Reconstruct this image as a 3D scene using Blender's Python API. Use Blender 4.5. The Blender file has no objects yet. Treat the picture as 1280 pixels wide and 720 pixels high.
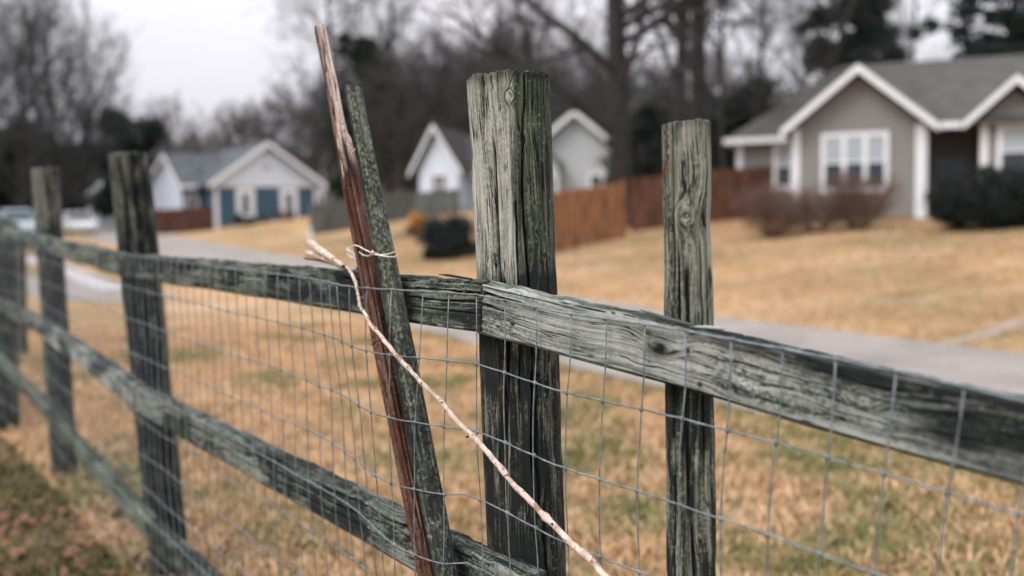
import bpy, math, random
import numpy as np
from mathutils import Vector, Matrix
R = math.radians
random.seed(7); rng = np.random.default_rng(7)
scene = bpy.context.scene
col = scene.collection

# ------------------------------------------------------------------ camera
F = 1244.0
CAM = Vector((0, 0, 1.58)); PITCH = R(4.14); ROLL = R(1.0)
fw = Vector((0, math.cos(PITCH), -math.sin(PITCH)))
r0 = Vector((1, 0, 0)); u0 = Vector((0, math.sin(PITCH), math.cos(PITCH)))
rt = math.cos(ROLL) * r0 - math.sin(ROLL) * u0
up = math.sin(ROLL) * r0 + math.cos(ROLL) * u0
cd = bpy.data.cameras.new('camera'); cam = bpy.data.objects.new('camera', cd); col.objects.link(cam)
M3 = Matrix((rt, up, -fw)).transposed()
cam.matrix_world = Matrix.Translation(CAM) @ M3.to_4x4()
cd.sensor_width = 36; cd.lens = 36 * F / 1280; cd.clip_end = 2000; cd.clip_start = 0.05
cd.dof.use_dof = True; cd.dof.focus_distance = 1.86; cd.dof.aperture_fstop = 1.75
scene.camera = cam

def ray(px, py):
    return fw + rt * ((px - 640) / F) + up * ((360 - py) / F)
def at(px, py, Y):
    d = ray(px, py); return CAM + d * (Y / d.y)

# ------------------------------------------------------------------ noise
def _h(ix, iy, iz, seed):
    n = (ix * 73856093) ^ (iy * 19349663) ^ (iz * 83492791) ^ (seed * 2654435761 & 0x7fffffff)
    n = (n ^ (n >> 13)) & 0x7fffffff
    n = (n * 1274126177) & 0x7fffffff
    n = (n ^ (n >> 16)) & 0x7fffffff
    n = (n * 668265263) & 0x7fffffff
    return ((n ^ (n >> 15)) & 0xffff) / 65535.0
def vn(x, y, z=0.0, seed=0):
    x, y, z = np.broadcast_arrays(np.asarray(x, float), np.asarray(y, float), np.asarray(z, float))
    xi = np.floor(x).astype(np.int64); yi = np.floor(y).astype(np.int64); zi = np.floor(z).astype(np.int64)
    fx = x - xi; fy = y - yi; fz = z - zi
    fx = fx * fx * (3 - 2 * fx); fy = fy * fy * (3 - 2 * fy); fz = fz * fz * (3 - 2 * fz)
    o = 0
    for a in (0, 1):
        for b in (0, 1):
            for c in (0, 1):
                w = (fx if a else 1 - fx) * (fy if b else 1 - fy) * (fz if c else 1 - fz)
                o = o + w * _h(xi + a, yi + b, zi + c, seed)
    return o * 2 - 1
def fbm(x, y, z=0.0, seed=0, oct=4):
    a = 1.0; s = 0; t = 0
    for i in range(oct):
        f = 2 ** i
        s = s + a * vn(np.asarray(x) * f, np.asarray(y) * f, np.asarray(z) * f, seed + i * 17); t += a; a *= .5
    return s / t
def sstep(a, b, x):
    t = np.clip((np.asarray(x, float) - a) / (b - a), 0, 1); return t * t * (3 - 2 * t)

# ------------------------------------------------------------------ terrain
def road_far(y): return 11 - .53 * y
def road_near(y): return 6.05 - .53 * y
def gz(x, y):
    x = np.asarray(x, float); y = np.asarray(y, float)
    r = .95 * sstep(15, 75, y)
    d = x - road_far(y)
    e = 1.15 * sstep(0, 18, d)
    return r + e
def gzf(x, y): return float(gz(x, y))
def ground_at(px, py):
    d = ray(px, py); t = 1.0
    for i in range(4000):
        p = CAM + d * t
        if p.z <= gzf(p.x, p.y): break
        t += .05
    return p

# ------------------------------------------------------------------ object helpers
def tag(o, label=None, cat=None, group=None, kind=None):
    if label: o['label'] = label
    if cat: o['category'] = cat
    if group: o['group'] = group
    if kind: o['kind'] = kind
    return o
def empty(name, loc, rz=0):
    o = bpy.data.objects.new(name, None); col.objects.link(o)
    o.location = loc; o.rotation_euler = (0, 0, rz); o.empty_display_size = .2
    return o
def link(name, verts, faces, mat, parent=None, smooth=True):
    me = bpy.data.meshes.new(name); me.from_pydata([tuple(v) for v in verts], [], faces)
    me.update()
    if smooth: me.polygons.foreach_set('use_smooth', [True] * len(me.polygons))
    if mat: me.materials.append(mat)
    o = bpy.data.objects.new(name, me); col.objects.link(o)
    if parent: o.parent = parent
    return o
def fast_mesh(name, V, Q, mat, parent=None, smooth=False):
    """V (n,3) array, Q (m,k) array of equal-size faces"""
    me = bpy.data.meshes.new(name)
    V = np.asarray(V, np.float32); Q = np.asarray(Q, np.int32); m, k = Q.shape
    me.vertices.add(len(V)); me.vertices.foreach_set('co', V.ravel())
    me.loops.add(m * k); me.loops.foreach_set('vertex_index', Q.ravel())
    me.polygons.add(m); me.polygons.foreach_set('loop_start', np.arange(0, m * k, k, dtype=np.int32))
    me.polygons.foreach_set('loop_total', np.full(m, k, np.int32))
    me.update(calc_edges=True)
    if smooth: me.polygons.foreach_set('use_smooth', np.ones(m, bool))
    if mat: me.materials.append(mat)
    o = bpy.data.objects.new(name, me); col.objects.link(o)
    if parent: o.parent = parent
    return o
def set_attr(o, name, typ, arr):
    a = o.data.attributes.new(name, typ, 'POINT')
    a.data.foreach_set('vector' if typ == 'FLOAT_VECTOR' else ('color' if typ == 'FLOAT_COLOR' else 'value'), np.asarray(arr, np.float32).ravel())

class MB:
    def __init__(s): s.v = []; s.f = []
    def add(s, vs, fs):
        n = len(s.v); s.v.extend([tuple(v) for v in vs]); s.f.extend([tuple(i + n for i in f) for f in fs])
        return s
    def box(s, x0, x1, y0, y1, z0, z1):
        return s.add([(x0,y0,z0),(x1,y0,z0),(x1,y1,z0),(x0,y1,z0),(x0,y0,z1),(x1,y0,z1),(x1,y1,z1),(x0,y1,z1)],
                     [(3,2,1,0),(4,5,6,7),(0,1,5,4),(1,2,6,5),(2,3,7,6),(3,0,4,7)])
    def prism(s, poly, vec):
        n = len(poly); vec = Vector(vec)
        a = [Vector(p) for p in poly]; b = [p + vec for p in a]
        nrm = Vector((0, 0, 0))
        for i in range(n): nrm += a[i].cross(a[(i + 1) % n])
        if nrm.dot(vec) > 0: a, b = b, a
        # a = face whose outward normal matches polygon order
        fs = [tuple(range(n)), tuple(reversed(range(n, 2 * n)))]
        for i in range(n):
            j = (i + 1) % n; fs.append((i, i + n, j + n, j))
        return s.add(a + b, fs)
    def tube(s, pts, rad, sides=6, cap=True):
        P = np.array([tuple(p) for p in pts], float); n = len(P)
        T = np.gradient(P, axis=0); T /= np.linalg.norm(T, axis=1)[:, None] + 1e-9
        ref = np.array([0.0, 0, 1]) if abs(T[0, 2]) < .9 else np.array([1.0, 0, 0])
        A = np.cross(T, ref); A /= np.linalg.norm(A, axis=1)[:, None] + 1e-9
        B = np.cross(T, A)
        rad = np.broadcast_to(np.asarray(rad, float), (n,))
        th = np.arange(sides) * 2 * math.pi / sides
        V = P[:, None, :] + rad[:, None, None] * (np.cos(th)[None, :, None] * A[:, None, :] + np.sin(th)[None, :, None] * B[:, None, :])
        k = len(s.v); s.v.extend(map(tuple, V.reshape(-1, 3).tolist()))
        for i in range(n - 1):
            for j in range(sides):
                a = k + i * sides + j; b = k + i * sides + (j + 1) % sides
                s.f.append((a, b, b + sides, a + sides))
        if cap:
            s.f.append(tuple(k + j for j in range(sides))[::-1]); s.f.append(tuple(k + (n - 1) * sides + j for j in range(sides)))
        return s
    def ball(s, c, r, nu=8, nv=5, sc=(1, 1, 1)):
        vs = []; fs = []
        for i in range(nv + 1):
            ph = math.pi * i / nv
            for j in range(nu):
                t = 2 * math.pi * j / nu
                vs.append((c[0] + r * sc[0] * math.sin(ph) * math.cos(t), c[1] + r * sc[1] * math.sin(ph) * math.sin(t), c[2] + r * sc[2] * math.cos(ph)))
        for i in range(nv):
            for j in range(nu):
                a = i * nu + j; b = i * nu + (j + 1) % nu
                fs.append((a, a + nu, b + nu, b))
        return s.add(vs, fs)
    def build(s, name, mat, parent=None, smooth=False, bevel=0):
        o = link(name, s.v, s.f, mat, parent, smooth)
        if bevel:
            m = o.modifiers.new('bevel', 'BEVEL'); m.width = bevel; m.segments = 2; m.limit_method = 'ANGLE'
        return o

# ------------------------------------------------------------------ materials
def newmat(name):
    m = bpy.data.materials.new(name); m.use_nodes = True
    nt = m.node_tree; b = nt.nodes['Principled BSDF']; b.inputs['Specular IOR Level'].default_value = .3
    return m, nt, b
def N(nt, typ, **kw):
    n = nt.nodes.new(typ)
    for k, v in kw.items(): setattr(n, k, v)
    return n
def L(nt, a, b): nt.links.new(a, b)
def mixc(nt, fac, a, b, mode='MIX'):
    n = N(nt, 'ShaderNodeMix', data_type='RGBA', blend_type=mode)
    for s, v in ((0, fac), (6, a), (7, b)):
        if hasattr(v, 'links') or isinstance(v, bpy.types.NodeSocket): L(nt, v, n.inputs[s])
        elif isinstance(v, (int, float)): n.inputs[s].default_value = v
        else: n.inputs[s].default_value = tuple(v) + (1,)
    return n.outputs[2]
def math_(nt, op, a, b=None, c=None, clamp=False):
    n = N(nt, 'ShaderNodeMath', operation=op, use_clamp=clamp)
    for i, v in enumerate((a, b, c)):
        if v is None: continue
        if isinstance(v, (int, float)): n.inputs[i].default_value = v
        else: L(nt, v, n.inputs[i])
    return n.outputs[0]
def mrange(nt, v, a, b, c=0, d=1):
    n = N(nt, 'ShaderNodeMapRange', clamp=True)
    L(nt, v, n.inputs[0])
    for i, x in enumerate((a, b, c, d)): n.inputs[i + 1].default_value = x
    return n.outputs[0]
def noise(nt, vec, scale, detail=4, rough=.55, dist=0):
    n = N(nt, 'ShaderNodeTexNoise'); n.inputs['Scale'].default_value = scale
    n.inputs['Detail'].default_value = detail; n.inputs['Roughness'].default_value = rough; n.inputs['Distortion'].default_value = dist
    if vec is not None: L(nt, vec, n.inputs['Vector'])
    return n.outputs['Fac']
def vscale(nt, vec, s):
    n = N(nt, 'ShaderNodeVectorMath', operation='MULTIPLY'); L(nt, vec, n.inputs[0]); n.inputs[1].default_value = s
    return n.outputs[0]
def ramp(nt, v, stops):
    n = N(nt, 'ShaderNodeValToRGB'); L(nt, v, n.inputs[0]); e = n.color_ramp.elements
    while len(e) < len(stops): e.new(.5)
    for i, (p, c) in enumerate(stops): e[i].position = p; e[i].color = tuple(c) + (1,)
    return n.outputs[0]
def bump(nt, b, h, dist, strength=1):
    n = N(nt, 'ShaderNodeBump'); n.inputs['Distance'].default_value = dist; n.inputs['Strength'].default_value = strength
    L(nt, h, n.inputs['Height']); L(nt, n.outputs[0], b.inputs['Normal'])

def simple(name, c, rough=.7, var=.25, scale=6, metal=0, bmp=0, spec=.3, stretch=(1, 1, 1)):
    m, nt, b = newmat(name)
    tc = N(nt, 'ShaderNodeTexCoord'); v = vscale(nt, tc.outputs['Object'], stretch)
    n = noise(nt, v, scale, 5)
    f = mrange(nt, n, .3, .7)
    L(nt, mixc(nt, f, [x * (1 - var) for x in c], [min(1, x * (1 + var)) for x in c]), b.inputs['Base Color'])
    b.inputs['Roughness'].default_value = rough; b.inputs['Metallic'].default_value = metal; b.inputs['Specular IOR Level'].default_value = spec
    if bmp: bump(nt, b, n, bmp)
    return m

def wood(name, light, mid, dark, moss=(.10, .13, .065), stain=(.02, .024, .023), brown=(.16, .05, .025), crack=1.0, fibre=1.0, grit=.3, bmin=.6):
    """attributes: gc = (across-grain m, along-grain m, depth), wear = (stain and crack darkening, moss, brown, paleness)"""
    m, nt, b = newmat(name)
    g = N(nt, 'ShaderNodeAttribute', attribute_name='gc').outputs['Vector']
    w = N(nt, 'ShaderNodeAttribute', attribute_name='wear'); ws = N(nt, 'ShaderNodeSeparateColor'); L(nt, w.outputs['Color'], ws.inputs[0])
    oi = N(nt, 'ShaderNodeObjectInfo')
    off = N(nt, 'ShaderNodeVectorMath', operation='ADD'); L(nt, g, off.inputs[0])
    cb = N(nt, 'ShaderNodeCombineXYZ'); L(nt, math_(nt, 'MULTIPLY', oi.outputs['Random'], 7.0), cb.inputs[1]); L(nt, math_(nt, 'MULTIPLY', oi.outputs['Random'], 3.0), cb.inputs[2])
    L(nt, cb.outputs[0], off.inputs[1]); g = off.outputs[0]
    n1 = noise(nt, vscale(nt, g, (430, 9, 60)), 1, 4, .75)          # fibres
    n2 = noise(nt, vscale(nt, g, (150, 3.0, 20)), 1, 5, .65)          # streaks
    n3 = noise(nt, vscale(nt, g, (130, 4.2, 20)), 1, 2, .5, .3)      # drying checks
    n5 = noise(nt, vscale(nt, g, (24, 11, 10)), 1, 6, .62)          # blotches
    n6 = noise(nt, vscale(nt, g, (170, 120, 60)), 1, 5, .65)        # lichen grit
    t = math_(nt, 'ADD', math_(nt, 'MULTIPLY', n1, .45 * fibre), math_(nt, 'MULTIPLY', n2, .55))
    t = math_(nt, 'ADD', t, math_(nt, 'MULTIPLY', math_(nt, 'SUBTRACT', n5, .5), .35))
    t = math_(nt, 'ADD', t, math_(nt, 'MULTIPLY', math_(nt, 'SUBTRACT', n6, .5), grit))
    c = ramp(nt, t, [(.405, dark), (.485, mid), (.56, light)])
    # paleness
    c = mixc(nt, math_(nt, 'MULTIPLY', N(nt, 'ShaderNodeAttribute', attribute_name='pale').outputs['Fac'], mrange(nt, n2, .3, .6, .4, 1)), c, [min(1, x * 1.25 + .04) for x in light])
    # moss
    mf = math_(nt, 'MULTIPLY', ws.outputs[1], mrange(nt, math_(nt, 'ADD', math_(nt, 'MULTIPLY', n5, .6), math_(nt, 'MULTIPLY', n6, .4)), .43, .55, .08, .92), None, True)
    mc = mixc(nt, n6, [x * .55 for x in moss], [x * 1.6 for x in moss])
    c = mixc(nt, mf, c, mc)
    # red-brown heartwood
    bf = math_(nt, 'MULTIPLY', ws.outputs[2], mrange(nt, n2, .3, .55, bmin, 1), None, True)
    c = mixc(nt, bf, c, mixc(nt, n1, [x * .45 for x in brown], [x * 1.7 for x in brown]))
    # stain, along with the dark painted into cracks
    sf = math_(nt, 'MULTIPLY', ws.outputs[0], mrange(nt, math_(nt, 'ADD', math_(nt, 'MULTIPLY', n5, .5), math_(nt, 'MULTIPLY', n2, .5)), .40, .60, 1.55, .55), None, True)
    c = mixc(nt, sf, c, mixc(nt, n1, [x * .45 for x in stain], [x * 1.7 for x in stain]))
    # speckle of pale lichen
    lf = mrange(nt, n6, .58, .66, 0, .7)
    c = mixc(nt, math_(nt, 'MULTIPLY', lf, mrange(nt, n5, .45, .6)), c, (.34, .37, .31))
    ck = mrange(nt, math_(nt, 'ABSOLUTE', math_(nt, 'SUBTRACT', n3, .5)), .006, .022, 1, 0)
    ck = math_(nt, 'MULTIPLY', ck, mrange(nt, n5, .44, .54, 0, crack))
    c = mixc(nt, ck, c, (.012, .012, .011))
    L(nt, c, b.inputs['Base Color'])
    b.inputs['Roughness'].default_value = .9; b.inputs['Specular IOR Level'].default_value = .12
    h = math_(nt, 'ADD', math_(nt, 'MULTIPLY', n1, .5), math_(nt, 'MULTIPLY', n2, .6))
    h = math_(nt, 'SUBTRACT', h, math_(nt, 'MULTIPLY', ck, .9))
    h = math_(nt, 'ADD', h, math_(nt, 'MULTIPLY', n6, .18))
    bump(nt, b, h, .0035, .9)
    return m

def siding(name, c, pitch=.115, strength=1.0, vertical=False, var=.06, dark=.72):
    m, nt, b = newmat(name)
    tc = N(nt, 'ShaderNodeTexCoord'); sp = N(nt, 'ShaderNodeSeparateXYZ'); L(nt, tc.outputs['Object'], sp.inputs[0])
    z = sp.outputs[2]
    fr = math_(nt, 'FRACT', math_(nt, 'DIVIDE', z, pitch))
    n = noise(nt, tc.outputs['Object'], 2.2, 5)
    base = mixc(nt, n, [x * (1 - var) for x in c], [min(1, x * (1 + var)) for x in c])
    seam = mrange(nt, fr, .0, .30, 1, 0)
    L(nt, mixc(nt, math_(nt, 'MULTIPLY', seam, .85), base, [x * dark for x in c]), b.inputs['Base Color'])
    b.inputs['Roughness'].default_value = .6
    bump(nt, b, math_(nt, 'SUBTRACT', 1.0, fr), .02 * strength)
    return m

def shingles(name, c):
    m, nt, b = newmat(name)
    tc = N(nt, 'ShaderNodeTexCoord')
    br = N(nt, 'ShaderNodeTexBrick'); L(nt, tc.outputs['Object'], br.inputs['Vector'])
    br.inputs['Scale'].default_value = 1; br.inputs['Brick Width'].default_value = .45; br.inputs['Row Height'].default_value = .2
    br.inputs['Mortar Size'].default_value = .006
    br.inputs['Color1'].default_value = tuple(x * .6 for x in c) + (1,); br.inputs['Color2'].default_value = tuple(x * 1.5 for x in c) + (1,)
    br.inputs['Mortar'].default_value = tuple(x * .5 for x in c) + (1,)
    n = noise(nt, tc.outputs['Object'], .8, 6)
    L(nt, mixc(nt, mrange(nt, n, .35, .65, 0, .5), br.outputs[0], [x * 1.25 for x in c]), b.inputs['Base Color'])
    b.inputs['Roughness'].default_value = .9
    return m

def glass(name, c, rough=.08):
    m, nt, b = newmat(name)
    tc = N(nt, 'ShaderNodeTexCoord'); n = noise(nt, tc.outputs['Object'], 1.7, 3)
    L(nt, mixc(nt, n, [x * .6 for x in c], [x * 1.4 for x in c]), b.inputs['Base Color'])
    b.inputs['Roughness'].default_value = rough; b.inputs['Specular IOR Level'].default_value = .5
    return m

MAT = dict(
    post=wood('weathered_post_wood', (.46, .455, .40), (.165, .17, .14), (.024, .027, .022), moss=(.085, .12, .055), grit=.5),
    rail=wood('weathered_rail_wood', (.47, .485, .46), (.205, .22, .205), (.036, .041, .038), moss=(.11, .135, .085), crack=1, fibre=1.0, grit=.5),
    darkrail=wood('mossy_rail_wood', (.40, .425, .375), (.12, .132, .115), (.015, .019, .017), grit=.6),
    stake=wood('grey_stake_wood', (.34, .35, .30), (.15, .155, .13), (.035, .037, .03), moss=(.14, .165, .11), crack=.3, grit=1.1, fibre=.7),
    redstake=wood('red_stake_wood', (.80, .66, .58), (.58, .42, .34), (.12, .055, .04), brown=(.095, .036, .020), crack=.9, bmin=.85, grit=.5),
    branch=None,
    branchdark=simple('branch_knots', (.10, .045, .03), .9, .5, 120),
    wire=simple('galvanised_wire', (.19, .225, .24), .5, .5, 60, metal=.3),
    tie=simple('tie_wire', (.70, .66, .58), .5, .25, 120, metal=.2),
    white=simple('white_trim_paint', (.82, .84, .87), .5, .05, 4),
    taupe=siding('taupe_siding', (.235, .222, .205), pitch=.17, dark=.42, strength=1.6),
    wsiding=siding('white_siding', (.72, .79, .88)),
    gsiding=siding('pale_grey_siding', (.50, .525, .54)),
    blue=siding('blue_siding', (.052, .105, .155)),
    roof=shingles('charcoal_shingles', (.078, .074, .068)),
    roofblue=shingles('slate_blue_shingles', (.092, .103, .112)),
    roofdark=shingles('dark_brown_shingles', (.055, .052, .050)),
    brick=simple('foundation_brick', (.23, .15, .10), .9, .3, 9),
    paned=glass('dark_window_glass', (.03, .045, .055)),
    panel=simple('blind_behind_glass', (.40, .45, .47), .25, .06, 3, spec=.5, stretch=(.2, .2, 8)),
    cedar=simple('cedar_fence_boards', (.26, .125, .060), .85, .75, 8, stretch=(1, .1, .12)),
    redfence=simple('red_brown_fence_boards', (.12, .056, .035), .85, .7, 8, stretch=(1, .1, .12)),
    greyfence=simple('grey_fence_boards', (.125, .14, .13), .9, .5, 6, stretch=(1, .1, .12)),
    brownfence=simple('old_brown_fence_boards', (.10, .050, .038), .9, .5, 6, stretch=(1, .1, .12)),
    bark=simple('dark_bark', (.038, .038, .036), .95, .5, 5, bmp=.03, stretch=(3, 3, .6)),
    twig=simple('bare_twigs', (.050, .051, .051), .95, .4, 1.5),
    twighaze=simple('hazed_brown_twigs', (.084, .079, .076), .95, .4, .25),  # far twigs, colour lifted to stand in for distance haze
    redtwig=simple('reddish_shrub_twigs', (.15, .095, .075), .9, .4, 9),
    needles=simple('dark_evergreen_leaves', (.018, .030, .027), .75, .5, 1.6),
    pine=simple('pine_needles', (.022, .038, .035), .75, .5, 1.6),
    hedge=simple('hedge_leaves', (.012, .019, .016), .75, .5, 5),
    ivy=simple('ivy_leaves', (.035, .048, .035), .75, .5, 2),
    orange=simple('orange_shrub_leaves', (.60, .28, .035), .7, .3, 6),
    rubber=simple('tyre_rubber', (.02, .02, .02), .9, .2, 9),
    rim=simple('wheel_rim', (.45, .46, .47), .4, .1, 9, metal=.6),
    lampred=simple('tail_lamp_plastic', (.35, .02, .02), .3, .1, 9, spec=.5),
    lamp=simple('head_lamp_plastic', (.7, .7, .7), .2, .05, 9, spec=.5),
    concrete=simple('kerb_concrete', (.44, .42, .42), .9, .15, 3),
)

def peeled(name):
    m, nt, b = newmat(name); tc = N(nt, 'ShaderNodeTexCoord'); ob = tc.outputs['Object']
    a = noise(nt, ob, 45, 4, .6); f = noise(nt, vscale(nt, ob, (1, 1, .45)), 150, 3, .6); q = noise(nt, ob, 30, 5, .7)
    c = mixc(nt, mrange(nt, a, .35, .65), (.48, .36, .28), (.74, .62, .53))
    c = mixc(nt, mrange(nt, f, .60, .66, 0, .9), c, (.13, .055, .035))
    c = mixc(nt, mrange(nt, q, .56, .62, 0, .75), c, (.20, .10, .07))
    L(nt, c, b.inputs['Base Color']); b.inputs['Roughness'].default_value = .7; bump(nt, b, f, .0015); return m
MAT['branch'] = peeled('peeled_branch_wood')
# ------------------------------------------------------------------ lofted wood pieces
def loft(name, sec, stations, mat, base, ex, ey, ez, disp, gcf, wearf, parent, scale=None, offs=None, endz=None, caprings=6, top_smooth=False, crk=None):
    """sec (K,4): x, y, nx, ny ; s = arc length. disp(s,z,K)->m outward ; endz(s)->dz applied at both ends (top)"""
    K = len(sec); Z = np.asarray(stations, float); n = len(Z)
    xy = sec[:, :2]; nr = sec[:, 2:4]
    seg = np.linalg.norm(np.roll(xy, -1, 0) - xy, axis=1); s = np.concatenate([[0], np.cumsum(seg)[:-1]])
    S, ZZ = np.meshgrid(s, Z)
    D = disp(S, ZZ)
    sc = np.ones(n) if scale is None else scale(Z)
    X = xy[None, :, 0] * sc[:, None] + nr[None, :, 0] * D
    Y = xy[None, :, 1] * sc[:, None] + nr[None, :, 1] * D
    Zo = ZZ.copy()
    if endz is not None:
        # top end: taper of the jagged offset over last 2.5 cm
        zt = Z[-1]; w = sstep(zt - .03, zt, ZZ); Zo = Zo + w * endz(S)
    if offs is not None:
        ox, oy = offs(Z); X = X + ox[:, None]; Y = Y + oy[:, None]
    V = [np.stack([X, Y, Zo], -1).reshape(-1, 3)]
    GC = [np.stack(gcf(S, ZZ) + (D,), -1).reshape(-1, 3)]
    st, mo, br, pl = wearf(S, ZZ)
    one = np.ones_like(S)
    WR = [np.stack([one * st, one * mo, one * br, one], -1).reshape(-1, 4)]; PL = [(one * pl).ravel()]
    faces = []
    j = np.arange(K); jn = (j + 1) % K
    for i in range(n - 1):
        a = i * K + j; b = i * K + jn
        faces.append(np.stack([a, b, b + K, a + K], -1))
    base_n = n * K
    if crk is not None:  # crack interiors painted dark: dirty wood plus groove shade put into the colour
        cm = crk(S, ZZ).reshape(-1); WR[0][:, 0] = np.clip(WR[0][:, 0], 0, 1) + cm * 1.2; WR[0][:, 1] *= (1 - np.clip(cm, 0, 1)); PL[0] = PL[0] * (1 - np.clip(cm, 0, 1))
    # caps
    for end in (0, 1):
        row = n - 1 if end else 0
        ring0 = row * K; prev = ring0
        cx = X[row].mean(); cy = Y[row].mean()
        for q in range(1, caprings + 1):
            f = 1 - q / caprings * .985
            px = cx + (X[row] - cx) * f; py = cy + (Y[row] - cy) * f
            pz = Zo[row] * f + (1 - f) * Zo[row].mean() + .003 * vn(px * 160, py * 160, 3.0 + end, 5)
            V.append(np.stack([px, py, pz], -1))
            GC.append(np.stack([px * 1.0 + 5, py * 3.0, pz * 0], -1))
            WR.append(np.tile(np.array([[.25, .5, 0, 1.0]]), (K, 1)) if end else WR[0][:K]); PL.append(np.zeros(K))
            a = prev + j; b = prev + jn; c = base_n + jn; d = base_n + j
            faces.append(np.stack([a, b, c, d] if end else [d, c, b, a], -1))
            prev = base_n; base_n += K
    V = np.concatenate(V)
    Q = np.concatenate(faces)
    o = fast_mesh(name, V, Q, mat, parent, smooth=True)
    set_attr(o, 'gc', 'FLOAT_VECTOR', np.concatenate(GC)); set_attr(o, 'wear', 'FLOAT_COLOR', np.clip(np.concatenate(WR), 0, 1)); set_attr(o, 'pale', 'FLOAT', np.clip(np.concatenate(PL), 0, 1))
    M = Matrix((ex, ey, ez)).transposed().to_4x4(); M.translation = Vector(base) - (Vector(parent.location) if parent else Vector((0, 0, 0)))
    o.matrix_basis = M
    return o

def circle_sec(r, K, sx=1.0, sy=1.0, facets=None):
    th = math.pi / 2 + np.arange(K) * 2 * math.pi / K          # seam on the far side
    rr = np.ones(K)
    if facets is not None: rr = facets(th)
    x = np.cos(th) * r * sx * rr; y = np.sin(th) * r * sy * rr
    return np.stack([x, y, np.cos(th), np.sin(th)], -1)
def rect_sec(th, h, rad=.006, kf=90, kt=24):
    """x: thickness (front = +x), y: height, top at y=0, bottom y=-h ; counter-clockwise"""
    pts = []
    def side(a, b, k, nrm):
        for i in range(k):
            t = (i + .5) / k; pts.append((a[0] + (b[0] - a[0]) * t, a[1] + (b[1] - a[1]) * t, nrm[0], nrm[1]))
    def cor(cx, cy, a0):
        for i in range(5):
            a = a0 + math.pi / 2 * i / 4; pts.append((cx + rad * math.cos(a), cy + rad * math.sin(a), math.cos(a), math.sin(a)))
    side((th - 0, -h + rad), (th - 0, -rad), kf, (1, 0)); cor(th - rad, -rad, 0)
    side((th - rad, 0), (rad, 0), kt, (0, 1)); cor(rad, -rad, math.pi / 2)
    side((0, -rad), (0, -h + rad), kf // 3, (-1, 0)); cor(rad, -h + rad, math.pi)
    side((rad, -h), (th - rad, -h), kt, (0, -1)); cor(th - rad, -h + rad, -math.pi / 2)
    return np.array(pts)

def knot_field(Fc, A, knots):
    """distort the grain coordinate around knots: (s0, z0, R, aspect)"""
    for (s0, z0, Rk, asp) in knots:
        d = np.sqrt((Fc - s0) ** 2 + ((A - z0) * asp) ** 2)
        w = np.exp(-(d / Rk) ** 2)
        Fc = Fc + Rk * .9 * np.sign(Fc - s0) * np.exp(-(d / (Rk * 1.6)) ** 2) * (1 - w)
        Fc = (1 - w) * Fc + w * (d * 1.3 + s0)
    return Fc

# ------------------------------------------------------------------ THE FENCE
Cc = Vector((-.064, 1.90)); E = Vector((1.51, .09)); P1 = Vector((-1.72, 4.31)); P2 = Vector((-2.95, 6.13)); P3 = Vector((-3.98, 7.53)); P4 = Vector((-6.0, 11.95))
panels = {'C': (E, Cc), 'B': (Cc, P1), 'A': (P1, P2), 'A2': (P2, P3), 'A3': (P3, P4)}
def pnorm(a, b):
    d = (b - a).normalized(); return Vector((-(d.y), d.x)) if Vector((-(d.y), d.x)).dot(-a) > 0 else Vector((d.y, -d.x))
def onpanel(pn, px, py, off=0.0):
    a, b = panels[pn]; n = pnorm(a, b); d = ray(px, py)
    n3 = Vector((n.x, n.y, 0)); p0 = Vector((a.x, a.y, 0)) + n3 * off
    t = (p0 - CAM).dot(n3) / d.dot(n3)
    return CAM + d * t

fence = empty('rail_fence', (-.0, 2.0, 0)); tag(fence, 'old weathered timber post and rail fence backed with galvanised wire netting, crossing the foreground', 'fence')

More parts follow.
